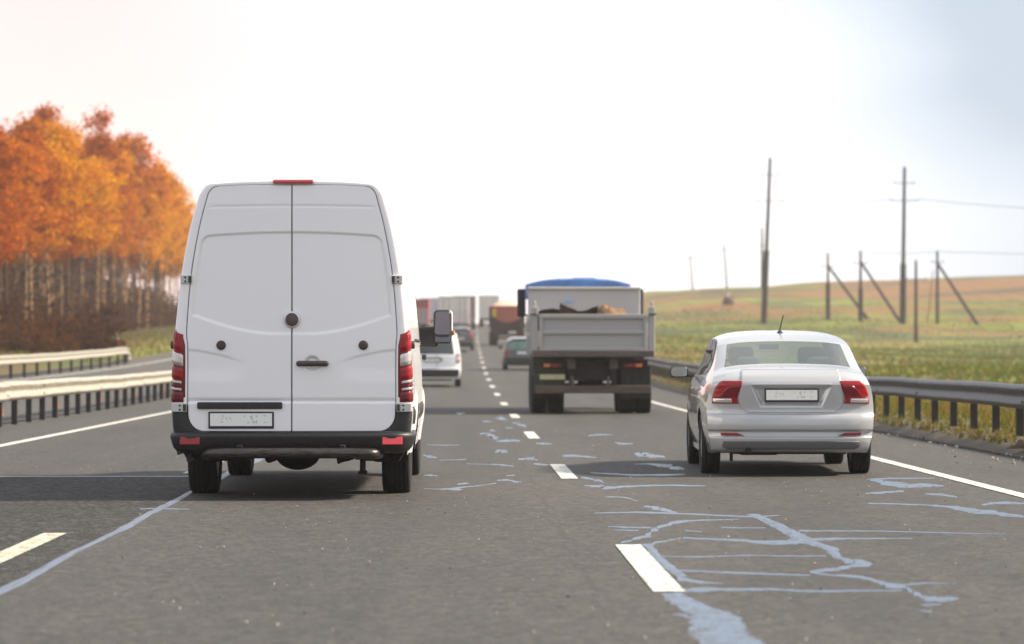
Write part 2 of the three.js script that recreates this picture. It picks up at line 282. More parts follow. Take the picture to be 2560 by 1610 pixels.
// poured crack sealant, glossier than the asphalt
const SEALS = [[[0.99,14.39,1.12,14.45],[1,13.89,1.14,14.11],[1.02,13.55,1.19,13.61],[1.03,13.22,1.26,13.27],[1.01,12.89,1.28,12.93],[0.97,12.35,1.25,12.44],[0.97,12.02,1.26,12.02],[0.96,11.41,1.28,11.55],[0.92,10.53,1.25,10.72]],
[[0.97,13.22,0.97,13.18],[1,13.27,1.01,13.11],[1.04,13.24,1.04,12.98]],
[[1.1,18.11,1.19,18.11],[1.14,17.75,1.2,17.75],[1.12,17.07,1.19,17.07],[1.13,16.45,1.2,16.45],[1.13,16,1.21,16],[1.16,15.42,1.22,15.42]],
[[1.16,15.58,1.13,15.19],[1.24,15.24,1.22,15.01],[1.31,15.1,1.3,14.97],[1.37,15,1.36,14.95]],
[[1.01,21.67,1,21.57],[1.34,21.85,1.32,21.61],[1.75,21.58,1.73,21.35],[2.13,21.29,2.1,21.03],[2.36,21.36,2.35,21.26]],
[[1.18,17.03,1.17,16.95],[1.45,17.03,1.44,16.92],[1.69,17.12,1.68,17.03],[1.95,17.06,1.94,16.96],[2.16,17.09,2.15,16.96]],
[[1.15,16,1.14,15.87],[1.35,15.86,1.34,15.75],[1.49,15.81,1.48,15.64],[1.69,15.69,1.68,15.56],[1.89,15.57,1.87,15.46]],
[[1.13,14.68,1.11,14.42],[1.26,14.76,1.23,14.47],[1.39,14.69,1.37,14.5],[1.58,14.69,1.57,14.52],[1.76,14.55,1.75,14.42],[2.01,14.57,1.99,14.45],[2.23,14.56,2.21,14.46]],
[[2.29,19.52,2.27,19.35],[2.62,19.49,2.6,19.34],[2.87,19.43,2.85,19.31],[3.23,19.26,3.21,19.15],[3.62,19.07,3.61,19.01]],
[[1.45,18.76,1.44,18.6],[1.71,18.64,1.69,18.41],[1.99,18.45,1.94,17.97],[2.2,18.68,2.13,18.11],[2.39,18.72,2.36,18.45],[2.64,18.68,2.61,18.53],[2.92,18.66,2.91,18.58]],
[[1.03,19.99,1.02,19.88],[1.17,19.92,1.15,19.72],[1.32,19.88,1.31,19.72]],
[[1.04,19.6,1.03,19.52],[1.12,19.58,1.11,19.41],[1.21,19.51,1.2,19.4]],
[[1.03,18.36,1.02,18.17],[1.22,19.1,1.19,18.66],[1.35,19.93,1.32,19.41],[1.53,20.65,1.49,20.13],[1.69,20.81,1.67,20.53],[1.86,20.83,1.84,20.66],[2.01,20.85,2.01,20.78]],
[[1.16,17.91,1.14,17.6],[1.23,18.32,1.22,18.09],[1.33,18.53,1.32,18.37],[1.44,18.78,1.43,18.66]],
[[2.11,21.49,2.24,21.49],[2.13,20.81,2.25,20.81],[2.13,20.16,2.27,20.16],[2.13,19.54,2.27,19.54],[2.12,18.92,2.29,18.92],[2.12,18.3,2.29,18.3],[2.2,17.72,2.33,17.72],[2.19,17.24,2.27,17.24],[2.17,16.83,2.24,16.83]],
[[2.23,17.07,2.19,16.75],[2.26,16.83,2.2,16.37],[2.33,16.85,2.26,16.3],[2.36,16.52,2.32,16.22]],
[[2.34,16.45,2.3,16.15],[2.23,16.36,2.2,16.09],[2.1,16.16,2.06,15.85],[2.01,16.05,1.97,15.74],[1.92,15.85,1.9,15.71]],
[[1.92,15.86,1.9,15.69],[2,15.61,1.98,15.48],[2.13,15.57,2.09,15.33],[2.19,15.36,2.15,15.07],[2.23,15.11,2.17,14.71],[2.3,14.96,2.24,14.54],[2.28,14.6,2.23,14.25],[2.29,14.33,2.24,14],[2.34,14.2,2.28,13.8],[2.43,14.1,2.42,14.01]],
[[2.3,14.91,2.29,14.83],[2.42,15.04,2.41,14.95],[2.56,14.93,2.56,14.89]],
[[2.18,13.68,2.17,13.63],[2.24,13.76,2.22,13.63],[2.29,13.74,2.28,13.7]],
[[2.12,13.4,2.11,13.37],[2.15,13.39,2.14,13.31],[2.18,13.37,2.18,13.34]],
[[3.26,23.1,3.24,22.92],[3.48,23,3.44,22.79],[3.68,22.82,3.64,22.62],[3.81,22.69,3.74,22.29],[3.98,22.41,3.84,21.59],[4.07,21.83,3.94,21.16],[4.16,21.36,4.09,20.96]],
[[4.13,22.89,4.09,22.66],[4.37,23.28,4.29,22.87],[4.52,23.07,4.47,22.84]],
[[3.9,27.47,3.83,26.97],[4.04,27.35,3.86,26.14],[4.11,26.69,3.91,25.4],[4.29,26.61,4.15,25.77],[4.38,26.18,4.33,25.88]],
[[3.48,24.8,3.45,24.53],[3.71,25.12,3.64,24.63],[3.88,25.26,3.83,24.91]],
[[3.89,27.56,3.85,27.3],[4.21,27.84,4.15,27.45],[4.56,27.73,4.53,27.56]],
[[3.97,24.61,3.94,24.45],[4.14,24.7,4.05,24.16],[4.14,24.03,4.11,23.84]],
[[1.44,22.72,1.42,22.43],[1.54,22.69,1.5,22.07],[1.59,22.18,1.56,21.7],[1.64,21.75,1.62,21.59]],
[[1.52,19.54,1.51,19.45],[1.63,19.4,1.61,19.26]],
[[1.8,19.87,1.79,19.78],[1.94,19.85,1.93,19.7],[2.1,19.83,2.09,19.77]],
[[1.2,24.1,1.2,23.97],[1.36,24.1,1.35,23.91],[1.44,23.45,1.43,23.3]],
[[1.32,26.14,1.28,25.33],[1.41,26.11,1.38,25.58],[1.64,26.28,1.62,25.94],[1.96,26.36,1.94,26.01],[2.23,26.13,2.21,25.94]],
[[1.16,28.03,1.14,27.68],[1.29,27.73,1.26,27.14],[1.34,26.85,1.33,26.61]],
[[1.13,26.2,1.12,26.01],[1.24,26.26,1.22,25.81],[1.31,26.26,1.3,26.11]],
[[1.32,29.08,1.31,28.89],[1.57,28.78,1.55,28.46],[1.79,28.66,1.76,28.12],[2.23,28.66,2.21,28.39]],
[[1.21,33.82,1.2,33.44],[1.4,34.07,1.37,33.31],[1.57,33.34,1.56,33.03]],
[[2.1,34.67,2.05,33.88],[2.29,34.8,2.18,33.13],[2.38,33.69,2.34,33.19]],
[[2.06,31.55,2.02,31],[2.21,31.38,2.15,30.42],[2.29,30.73,2.21,29.71],[2.32,30.06,2.29,29.66]],
[[-2.348,9,-2.25,9],[-2.361,11,-2.251,11],[-2.346,12.5,-2.276,12.5],[-2.361,14,-2.263,14],[-2.334,15.5,-2.256,15.5],[-2.354,17,-2.281,17],[-2.335,18.5,-2.278,18.5],[-2.342,20,-2.252,20],[-2.355,21.5,-2.277,21.5],[-2.354,23,-2.264,23],[-2.35,24,-2.258,24],[-2.349,25.5,-2.285,25.5],[-2.354,27,-2.248,27],[-2.375,29,-2.242,29],[-2.376,31,-2.218,31],[-2.393,33,-2.213,33],[-2.354,35.5,-2.259,35.5]],
[[-2.46,22.3,-2.45,22.17],[-2.31,22.39,-2.29,22.2],[-2.07,22.3,-2.06,22.17]],
[[-0.41,34.28,-0.41,33.83],[-0.35,33.96,-0.34,33.26],[-0.26,33.26,-0.25,33.01]],
[[-0.36,28.54,-0.35,28.29],[-0.29,28.63,-0.29,28.2],[-0.21,28.32,-0.21,28.13]],
[[-0.32,25.63,-0.32,25.53],[-0.21,25.57,-0.21,25.44],[-0.11,25.68,-0.11,25.33],[0.03,25.99,0.03,25.78],[0.15,26.2,0.15,26.04],[0.34,26.77,0.34,26.6]],
[[-0.11,25.63,-0.11,25.38],[-0.04,25.73,-0.04,25.18],[0.02,25.45,0.02,25.3]],
[[-0.01,26.68,-0.01,26.31],[0.07,26.8,0.07,26.52]],
[[0.35,27.32,0.35,27.17],[0.45,27.54,0.45,27.13],[0.51,27.16,0.5,26.77],[0.58,26.88,0.58,26.77]],
[[0.45,28.38,0.45,28.2],[0.55,28.54,0.54,28.29]],
[[0.34,31.37,0.34,31.07],[0.46,31.22,0.45,30.77],[0.57,30.65,0.57,30.47]],
[[0.81,31.64,0.8,31.26],[0.88,31.49,0.86,30.88],[0.95,31.29,0.94,31]],
[[0.7,33.05,0.68,32.47],[0.81,33.44,0.78,32.35],[0.87,32.76,0.86,32.35]],
[[0.44,35.64,0.43,34.97],[0.51,36.19,0.49,34.74],[0.58,35.3,0.57,34.92]],
[[0.34,44.15,0.33,42.83],[0.45,42.91,0.43,40.62],[0.55,41.27,0.53,40.24]],
[[0.53,39.81,0.52,39.2],[0.68,40.49,0.66,39.15],[0.84,39.81,0.83,39.44]],
[[0.44,45.95,0.43,44.84],[0.57,44.99,0.56,44.22]],
[[0.73,55.38,0.71,53.55],[0.8,54.68,0.76,52.04],[0.85,53.22,0.84,52.36]],
[[0.95,50.72,0.93,49.74],[1.01,50.32,0.97,48.26],[1.05,47.82,1.03,46.78]],
[[0.75,47.03,0.74,46.2],[0.83,46.78,0.82,46.11]],
[[-0.06,59.04,-0.06,57.73],[0.02,58.77,0.02,56.96],[0.1,57.85,0.1,57.09]],
[[0.42,51.73,0.41,50.72],[0.54,51.22,0.53,50.23]],
[[1.01,38.85,1,38.39],[1.12,38.79,1.09,37.89],[1.23,38.48,1.22,38.19]],
[[1.24,34.28,1.22,33.83],[1.35,34.23,1.32,33.44],[1.41,33.74,1.4,33.48]],
[[1.43,33.65,1.42,33.31],[1.58,33.41,1.57,33.2]],
[[1.88,42.34,1.86,41.8],[2.08,43.26,2.04,42.28],[2.26,42.8,2.24,42.45]],
[[2.1,39.2,2.07,38.62],[2.19,38.85,2.13,37.83],[2.3,38.62,2.28,38.28]],
[[2.09,34.83,2.05,34.19],[2.23,34.92,2.15,33.65],[2.31,33.78,2.29,33.44]],
[[1.9,31.31,1.88,31.13],[2.07,31.49,2.04,31.11],[2.17,31.37,2.11,30.48],[2.28,30.92,2.22,29.99],[2.32,30.06,2.3,29.78]],
[[-0.44,38.16,-0.44,37.94],[-0.21,37.97,-0.21,37.58],[-0,38,-0,37.78]],
[[-0.23,32.55,-0.23,32.39],[-0.02,32.7,-0.02,32.41],[0.06,32.88,0.06,32.55]],
[[0.07,31.45,0.07,31.29],[0.33,31.22,0.33,31.07]]];
const sealMat = std(lin(0.36, 0.42, 0.49), 1, 0, { map: sealColour, roughnessMap: sealRough });
SEALS.forEach((s, n) => {
  const off = 0.0010 + 0.00018 * (n % 12), m = 5, N = (s.length - 1) * m, rg = mulberry(900 + n);
  const thin = n < 3 ? 0.02 : 0.08, at = (j, e) => { // smooth between the given cross-cuts, ragged at the rim
    const i = Math.min(s.length - 2, Math.floor(j / m)), t = j / m - i, a = s[Math.max(0, i - 1)], b = s[i], c = s[i + 1], d = s[Math.min(s.length - 1, i + 2)];
    const cr = (k) => 0.5 * (2 * b[k] + (c[k] - a[k]) * t + (2 * a[k] - 5 * b[k] + 4 * c[k] - d[k]) * t * t + (3 * b[k] - a[k] - 3 * c[k] + d[k]) * t * t * t);
    return e ? [cr(2), cr(3)] : [cr(0), cr(1)];
  };
  const L = [], Rr = [];
  for (let j = 0; j <= N; j++) { const a0 = at(j, 0), b0 = at(j, 1), a = [lerp(a0[0], b0[0], thin), lerp(a0[1], b0[1], thin)], b = [lerp(b0[0], a0[0], thin), lerp(b0[1], a0[1], thin)], w = Math.hypot(a[0] - b[0], a[1] - b[1]) * 0.28; L.push([a[0] + (rg() - 0.5) * w * 0.5, a[1] + (rg() - 0.5) * w]); Rr.push([b[0] + (rg() - 0.5) * w * 0.5, b[1] + (rg() - 0.5) * w]); }
  mesh('crack_sealant', sheet(4, N, (i, j) => { const u = [0, 0.06, 0.5, 0.94, 1][i], x = lerp(L[j][0], Rr[j][0], u), d = lerp(L[j][1], Rr[j][1], u); return P(x, d, (i % 4 ? off : -0.002) + (i === 2 ? 0.001 : 0) + (x < -2.2 ? 0.002 : 0)); }, (i, j) => [[0.02, 0.06, 0.5, 0.94, 0.98][i], (j / m) * 0.16 + n * 0.37]), sealMat, road);
});
mesh('joint_seal', ribbon(-7.7, -2.32, 28.05, 28.16, 20, 0.06, 0.0052), std(lin(0.30, 0.31, 0.33), 0.5), road);
// pebbles and crumbs lying on the surface
{
  const g = new THREE.IcosahedronGeometry(1, 0), rg = mulberry(55), n = 1500, im = new THREE.InstancedMesh(g, std(0xffffff, 0.8), n), m4 = new THREE.Matrix4(), q = new THREE.Quaternion();
  for (let k = 0; k < n; k++) {
    const edge = rg() < 0.45, d = 10 + rg() * rg() * 60, x = edge ? lerp(5.2, 6.9, Math.sqrt(rg())) : lerp(-6, 5, rg()), s = edge ? 0.006 + 0.02 * rg() ** 4 : 0.003 + 0.005 * rg() ** 2;
    const p = P(x, d, s * 0.4); m4.compose(V(...p), q.setFromEuler(new THREE.Euler(rg() * 6, rg() * 6, rg() * 6)), V(s, s * 0.7, s * 1.2)); im.setMatrixAt(k, m4);
    const c = rg(); im.setColorAt(k, c < 0.05 ? lin(0.35, 0.26, 0.10) : c < 0.3 ? lin(0.03, 0.03, 0.03) : lin(0.36, 0.33, 0.29));
  }
  im.name = 'grit'; im.userData = { kind: 'stuff', label: 'scattered grit and crumbs lying on the asphalt', category: 'grit' }; im.castShadow = im.receiveShadow = true; scene.add(im);
}

// ---------------------------------------------------------------- guard rails
const WPROF = [[0, 0.0], [0.035, 0.012], [0.078, 0.045], [0.082, 0.075], [0.05, 0.115], [0.024, 0.145], [0.024, 0.175], [0.05, 0.205], [0.082, 0.245], [0.078, 0.275], [0.035, 0.308], [0, 0.32]];
function guardRail(name, label, xAt, d0, d1, yAt, side, opt) {
  const t = thing(name, label, 'guard rail', [xAt(d0), yAt(xAt(d0), d0), -d0], 0), o = t.position;
  const top = 0.73, L = opt.beam, nb = Math.round((d1 - d0) / L), rg = mulberry(opt.seed);
  for (let b = 0; b < nb; b++) {
    const a = d0 + b * L, n = 6, push = (b % 2) * 0.0025, jig = (rg() - 0.5) * 0.012;
    mesh('beam', sheet(WPROF.length - 1, n, (i, j) => { const d = a + (L + 0.16) * j / n, [w, h] = WPROF[i], wob = 0.012 * Math.sin(d * 0.9 + opt.seed) + opt.dent * (vn(d / 1.7, 0, 0, opt.seed) - 0.5); const end = opt.flare ? opt.flare(d) : [0, 0]; return [xAt(d) + side * (w + push + wob * 0.5) + end[0] - o.x, yAt(xAt(d), d) + top - 0.32 + h + jig + wob * 0.3 + end[1] - o.y, -d - o.z]; }, (i, j) => [(a + L * j / n) / 2, i / 11]), opt.mat, t);
    for (const [dd, hh] of [[0.04, 0.09], [0.04, 0.23], [0.12, 0.09], [0.12, 0.23]]) if (a < 70) mesh('bolt', disc(0.014, 0.012, 0, 0, 0, 8).rotateY(side * Math.PI / 2).translate(xAt(a) + side * 0.07 - o.x, yAt(xAt(a), a) + top - 0.32 + hh + jig - o.y, -(a + dd) - o.z), M.steel, t);
  }
  let k = 0;
  for (let d = d0 + 0.3; d < Math.min(d1, opt.postEnd); d += opt.step, k++) {
    const x = xAt(d) - side * 0.075, y = yAt(x, d), end = opt.flare ? opt.flare(d) : [0, 0];
    mesh('post', [box(0.1, top + 0.13 + end[1], 0.07, x + end[0] - o.x, y + (top + end[1] - 0.17) / 2 - o.y, -d - o.z, 0.006), box(0.06, 0.2, 0.1, x + side * 0.045 + end[0] - o.x, y + top - 0.17 + end[1] - o.y, -d - o.z, 0.006)], opt.postMat, t);
    if (opt.reflect && k % 4 === 2) mesh('reflector', box(0.012, 0.13, 0.05, x + side * 0.058 + end[0] - o.x, y + 0.24 - o.y, -d - o.z, 0.004), M.amber, t);
  }
  return t;
}
const railCream = std(lin(0.64, 0.58, 0.46), 0.42, 0.3, { map: rep(grain, 1.1, 1) });
guardRail('guard_rail', 'cream steel median guard rail on closely set dark posts between the carriageways', (d) => -7.42 + roadX(d) - 0.006 * Math.max(0, d - 45), 30, 300, (x, d) => roadY(d), 1, { beam: 4.3, step: 1.7, postEnd: 150, seed: 3, dent: 0.05, reflect: true, mat: railCream, postMat: M.post });
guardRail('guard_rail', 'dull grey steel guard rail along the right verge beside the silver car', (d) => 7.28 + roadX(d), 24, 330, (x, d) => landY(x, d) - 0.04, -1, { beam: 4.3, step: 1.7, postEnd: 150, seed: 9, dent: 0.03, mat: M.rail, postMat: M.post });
guardRail('guard_rail', 'pale guard rail with a turned-down end along the far carriageway before the wood', (d) => -15.0 + roadX(d), 70, 139, (x, d) => roadY(d) + 0.28, 1, { beam: 4.3, step: 3, postEnd: 138, seed: 15, dent: 0.05, mat: railCream, postMat: M.post, flare: (d) => { const t = sst(126, 139, d); return [-0.9 * t * t, -0.42 * t * t]; } });

// ---------------------------------------------------------------- vehicles: shared pieces
// every vehicle is built with its rear end at z = 0, its nose towards -z, wheels on y = 0
function wheel(parent, x, z, R, w, rimMat = M.rim, side = 1, tyreMat = M.rubber) {
  const h = w / 2, pr = [[R * 0.60, -h * 0.82], [R * 0.66, -h * 0.95], [R * 0.84, -h], [R * 0.95, -h * 0.95], [R * 0.985, -h * 0.82]];
  for (const c of [-0.52, -0.17, 0.17, 0.52]) pr.push([R, h * (c - 0.12)], [R, h * (c - 0.035)], [R * 0.975, h * (c - 0.03)], [R * 0.975, h * (c + 0.03)], [R, h * (c + 0.035)], [R, h * (c + 0.12)]);
  pr.push([R * 0.985, h * 0.82], [R * 0.95, h * 0.95], [R * 0.84, h], [R * 0.66, h * 0.95], [R * 0.60, h * 0.82]);
  const g = new THREE.LatheGeometry(pr.map((p) => new THREE.Vector2(p[0], p[1])), 40).rotateZ(Math.PI / 2);
  const t = mesh('wheel', g, tyreMat, parent); t.position.set(x, R - 0.006, z);
  const rp = [[0.001, h * 0.45], [R * 0.16, h * 0.5], [R * 0.2, h * 0.3], [R * 0.48, h * 0.35], [R * 0.56, h * 0.75], [R * 0.62, h * 0.85], [R * 0.62, -h * 0.85], [0.001, -h * 0.8]];
  const spokes = []; for (let k = 0; k < 5; k++) spokes.push(box(R * 0.05, R * 0.5, R * 0.16, h * 0.62, R * 0.3, 0, 0.008).rotateX(k * Math.PI * 0.4));
  mesh('rim', [new THREE.LatheGeometry(rp.map((p) => new THREE.Vector2(...p)), 28).rotateZ(-Math.PI / 2), ...spokes].map((q) => side < 0 ? q.rotateY(Math.PI) : q), rimMat, t);
  return t;
}
function plate(parent, x, y, z, w, h, mat = M.plate, frame = M.plastic) {
  const f = mesh('number_plate', [box(w + 0.03, h + 0.035, 0.016, x, y - 0.004, z, 0.007)], frame, parent);
  const p = new THREE.PlaneGeometry(w, h); mesh('plate_face', p.translate(x, y, z + 0.0105), mat, f); return f;
}

// ---------------------------------------------------------------- the white high-roof panel van
{
  const van = thing('panel_van', 'white high-roof panel van with blank rear doors and red tail lamps', 'van', [-1.376, 0, -23.7], -0.008);
  const KEY = [ // half outline: body edge (x, y), door edge (x, y)
    [0.950, 0.430, 0.64, 0.547], [0.972, 0.56, 0.775, 0.572], [0.981, 0.65, 0.838, 0.64], [0.984, 0.74, 0.853, 0.74], [0.978, 1.0, 0.853, 1.0], [0.969, 1.25, 0.855, 1.25], [0.957, 1.405, 0.862, 1.405], [0.909, 1.84, 0.826, 1.84],
    [0.842, 2.21, 0.765, 2.2], [0.776, 2.45, 0.705, 2.44], [0.744, 2.525, 0.68, 2.515], [0.69, 2.582, 0.632, 2.558], [0.60, 2.602, 0.55, 2.566], [0.35, 2.618, 0.33, 2.574], [0, 2.626, 0, 2.578]];
  const SUB = 6, half = [];
  for (let i = 0; i < KEY.length - 1; i++) for (let s = 0; s < SUB; s++) {
    const t = s / SUB, a = KEY[Math.max(0, i - 1)], b = KEY[i], c = KEY[i + 1], d = KEY[Math.min(KEY.length - 1, i + 2)];
    half.push([0, 1, 2, 3].map((k) => 0.5 * (2 * b[k] + (c[k] - a[k]) * t + (2 * a[k] - 5 * b[k] + 4 * c[k] - d[k]) * t * t + (3 * b[k] - a[k] - 3 * c[k] + d[k]) * t * t * t)));
  }
  half.push(KEY[KEY.length - 1]);
  const full = [...half.map((q) => [-q[0], q[1], -q[2], q[3]]), ...half.slice(0, -1).reverse()], NF = full.length - 1, HB = half.length - 1;
  const split = half.findIndex((q) => q[1] > 0.745);
  const RING = [[-0.002, -0.035], [-0.002, -0.002], [0.1, 0.002], [0.55, 0.001], [0.8, -0.006], [0.93, -0.022], [1, -0.06]];
  const ringPt = (q, k) => { const [t, z] = RING[k]; return [lerp(q[2], q[0], t), lerp(q[3], q[1], t), z]; };
  const ring = (a, b) => sheet(RING.length - 1, b - a, (k, i) => ringPt(full[a + i], k), (k, i, q) => [q[0], q[1]]);
  mesh('rear_frame', ring(split, NF - split), M.white, van);
  mesh('bumper_corner', ring(0, split), M.plastic, van); mesh('bumper_corner', ring(NF - split, NF), M.plastic, van);
  // body skin
  const zs = [-0.06]; for (let z = -0.12; z > -5.92; z -= 0.07) zs.push(z);
  const topAt = curve([[-5.92, 0.95], [-5.75, 1.08], [-5.2, 1.30], [-5.05, 1.38], [-4.35, 2.30], [-4.05, 2.50], [-3.5, 2.60], [-2.6, 2.632], [0, 2.626]]);
  const wide = curve([[-5.92, 0.74], [-5.75, 0.86], [-5.3, 0.95], [-4.6, 0.99], [-3.0, 1.004], [-0.6, 1.002], [0, 1]]);
  const skinPt = (q, z, bulge = 0) => { const T = topAt(z), k = q[1] > 0.74 ? lerp(0.74, T, (q[1] - 0.74) / (2.626 - 0.74)) : q[1]; const tum = lerp(1, 0.94, sst(-4.2, -5.3, z) * sst(0.9, 2, q[1])); return [q[0] * wide(z) * tum + Math.sign(q[0]) * bulge, k, z]; };
  const skinLow = full.map((q, i) => (i === 0 || i === NF) ? [q[0] * 0.99, 0.36, q[2], q[3]] : q);
  const flare = (z, y) => 0.022 * Math.max(sst(0.56, 0.44, Math.hypot(z + 1.24, y - 0.36)), sst(0.56, 0.44, Math.hypot(z + 4.9, y - 0.36)));
  const swage = (y) => 0.008 * sst(1.10, 1.22, y) * sst(1.5, 1.3, y);
  mesh('body', arches(sheet(NF, zs.length - 1, (i, j) => { const q = skinLow[i], p0 = skinPt(q, zs[j]); return skinPt(q, zs[j], (i < HB - 30 || i > HB + 30 ? flare(zs[j], p0[1]) - swage(p0[1]) * sst(-0.2, -0.5, zs[j]) : 0)); }, (i, j, q) => [q[2] * 0.8, q[1]]), [[-1.24, 0.36, 0.41], [-4.9, 0.36, 0.41]]), M.white, van);
  mesh('nose', sheet(NF, 4, (i, j) => { const p = skinPt(skinLow[i], -5.88), t = j / 4; return [p[0] * (1 - t), lerp(p[1], 0.62, t), -5.88 - 0.06 * Math.sin(t * 1.57)]; }), M.white, van);
  // cab glass and side mouldings
  for (const s of [-1, 1]) {
    const sidePt = (z, y, off) => { let lo = 0, hi = HB; while (hi - lo > 1) { const m = (lo + hi) >> 1; if (skinPt(half[m], z)[1] < y) lo = m; else hi = m; } const a = skinPt(half[lo], z), b = skinPt(half[hi], z), t = clamp((y - a[1]) / (b[1] - a[1] || 1)); return [s * (lerp(a[0], b[0], t) + off + flare(z, y)), y, z]; };
    const ck = (z) => Math.min(topAt(z) - 0.28, 1.98);
    mesh('side_window', sheet(14, 6, (i, j) => { const z = lerp(-4.05, -4.98, i / 14); return sidePt(z, lerp(1.28, Math.max(1.3, ck(z)), j / 6), 0.006); }), M.glassDark, van);
    const mould = (z0, z1, y0, y1, name, mat, off = 0.014) => mesh(name, sheet(10, 4, (i, j) => sidePt(lerp(z0, z1, i / 10), lerp(y0, y1, j / 4), j === 0 || j === 4 || i === 0 || i === 10 ? 0 : off)), mat, van);
    mould(-0.34, -0.80, 0.60, 0.745, 'side_moulding', M.plastic); mould(-1.70, -4.42, 0.60, 0.745, 'side_moulding', M.plastic);
    mould(-0.10, -0.76, 0.745, 0.752, 'panel_seam', M.black, 0.001); mould(-0.88, -0.886, 0.76, 1.22, 'panel_seam', M.black, 0.001); mould(-3.86, -3.868, 0.5, 2.2, 'panel_seam', M.black, 0.001);
    mould(-1.7, -3.8, 1.30, 1.325, 'slide_rail', M.black, 0.004);
    const hd = sidePt(-4.0, 1.16, 0.03); mesh('side_handle', box(0.04, 0.05, 0.2, ...hd, 0.012), M.plastic, van);
    const st = sidePt(-0.14, 1.265, 0); mesh('door_stop', disc(0.033, 0.034, 0, 0, 0, 16).rotateY(s * Math.PI / 2).translate(st[0], st[1], st[2]), M.cap, van);
    // mirror: housing, glass, lower glass, arm, side lamp
    const mx = s * 1.165, mz = -4.92;
    const hs = mesh('wing_mirror', [box(0.182, 0.335, 0.13, mx, 1.46, mz, 0.045), box(0.20, 0.20, 0.10, s * 1.02, 1.36, mz - 0.02, 0.03)], M.plastic, van);
    const shell = mesh('mirror_shell', box(0.178, 0.32, 0.10, mx + s * 0.010, 1.465, mz - 0.05, 0.04), M.white, hs);
    mesh('mirror_glass', roundPlate(0.15, 0.225, 0.03, 0.012, mx, 1.495, mz + 0.064, 0.9), M.mirror, hs);
    mesh('mirror_glass', box(0.148, 0.06, 0.012, mx, 1.335, mz + 0.064, 0.004, [-0.25, 0, 0]), M.mirror, hs);
    mesh('turn_lamp', box(0.03, 0.05, 0.07, mx + s * 0.105, 1.40, mz - 0.03, 0.012), M.amber, hs);
  }
  mesh('windscreen', sheet(12, 6, (i, j) => { const z = lerp(-5.0, -4.42, j / 6); return [lerp(-0.78, 0.78, i / 12) * (1 - 0.12 * j / 6), topAt(z) + 0.012 - 0.05 * (i / 6 - 1) ** 4, z]; }), M.glassDark, van);
  // rear doors: pressed sheet metal
  const edge = (y) => { let lo = 0, hi = HB; while (hi - lo > 1) { const m = (lo + hi) >> 1; if (half[m][3] < y) lo = m; else hi = m; } const t = clamp((y - half[lo][3]) / (half[hi][3] - half[lo][3] || 1)); return lerp(half[lo][2], half[hi][2], t); };
  const relief = (x, y) => {
    const a = Math.abs(x); let z = 0.010 * (1 - (x / 0.86) ** 2) - 0.002;
    const side = edge(clamp(y, 0.8, 2.4)) - 0.042 - a, bot = y - (1.347 + 0.145 * Math.pow(clamp((a - 0.16) / 0.62), 1.7)), top = 2.192 - 0.03 * (a / 0.7) ** 2 - y;
    const r = 0.06, ax = Math.max(r - side, 0), ay = Math.max(r - Math.min(top, 9), 0), rt = ax > 0 && ay > 0 ? r - Math.hypot(ax, ay) : Math.min(side, top);
    z -= 0.011 * sst(0, 0.012, rt) * sst(0, 0.022, bot);
    z -= 0.005 * Math.exp(-(((y - 2.402 + 0.02 * a * a) / 0.007) ** 2)) * sst(0.70, 0.62, a) + 0.006 * sst(2.40, 2.56, y);
    const hc = 1.222 - 0.012 * sst(0.85, 0.6, a) - 0.095 * Math.pow(clamp((0.86 - a) / 0.48), 2.2); z -= 0.007 * sst(0.006, -0.006, y - hc) * sst(0.36, 0.56, a) * sst(0.95, 1.08, y);
    z -= 0.013 * sst(0.835, 0.803, y) * sst(0.792, 0.799, y) ; z += 0.002 * sst(0.80, 0.79, y);
    const hd = Math.hypot(x - 0.17, y - 1.112); z -= 0.022 * sst(0.066, 0.045, hd) * (1 - 0.25 * sst(0.04, 0, hd));
    return z;
  };
  const door = (s) => {
    const NX = 84, NY = 250, x0 = s > 0 ? 0.0022 : -0.0022;
    const uf = (i) => { const t = i / NX; return t < 0.03 ? t / 0.03 * 0.012 : t > 0.97 ? 0.988 + (t - 0.97) / 0.03 * 0.012 : 0.012 + (t - 0.03) / 0.94 * 0.976; };
    const g = sheet(NX, NY, (i, j) => {
      const y = j === 0 ? 0.5475 : j === NY ? 2.5775 - 0 : lerp(0.553, 2.572, (j - 1) / (NY - 2)), e = Math.max(edge(y) - 0.0025, 0.02), x = lerp(x0, s * e, uf(i));
      const dx = Math.min(Math.abs(x - x0), Math.abs(s * e - x)), dy = Math.min(y - 0.5475, 2.578 - y), near = Math.min(dx, dy * 1.2);
      return [x, y, relief(x, y) - 0.010 * Math.pow(1 - clamp(near / 0.009), 2) - (i === 0 || i === NX || j === 0 || j === NY ? 0.022 : 0)];
    }, (i, j, q) => [q[0] * 0.7, q[1] * 0.7]);
    return mesh('rear_door', g, M.white, van);
  };
  const dl = door(-1), dr = door(1);
  mesh('seal', sheet(2, 40, (i, j) => { const y = lerp(0.56, 2.56, j / 40); return [(i - 1) * (edge(y) - 0.002), y, -0.032]; }), M.black, van);
  // on the doors
  mesh('handle', [new THREE.CapsuleGeometry(0.023, 0.22, 6, 14).rotateZ(Math.PI / 2).translate(0.17, 1.112, 0.03), box(0.025, 0.024, 0.04, 0.07, 1.112, 0.012, 0.006), box(0.025, 0.024, 0.04, 0.27, 1.112, 0.012, 0.006)], M.cap, dr);
  mesh('lock', disc(0.009, 0.006, 0.085, 1.112, 0.046, 14), M.chrome, dr);
  const em = mesh('round_badge', disc(0.0685, 0.024, 0.002, 1.472, 0.0, 40), std(lin(0.70, 0.66, 0.67), 0.3, 0.4), dr); mesh('badge_face', disc(0.054, 0.010, 0.002, 1.472, 0.022, 36), phys(lin(0.055, 0.022, 0.024), 0.35, { clearcoat: 0.6 }), em);
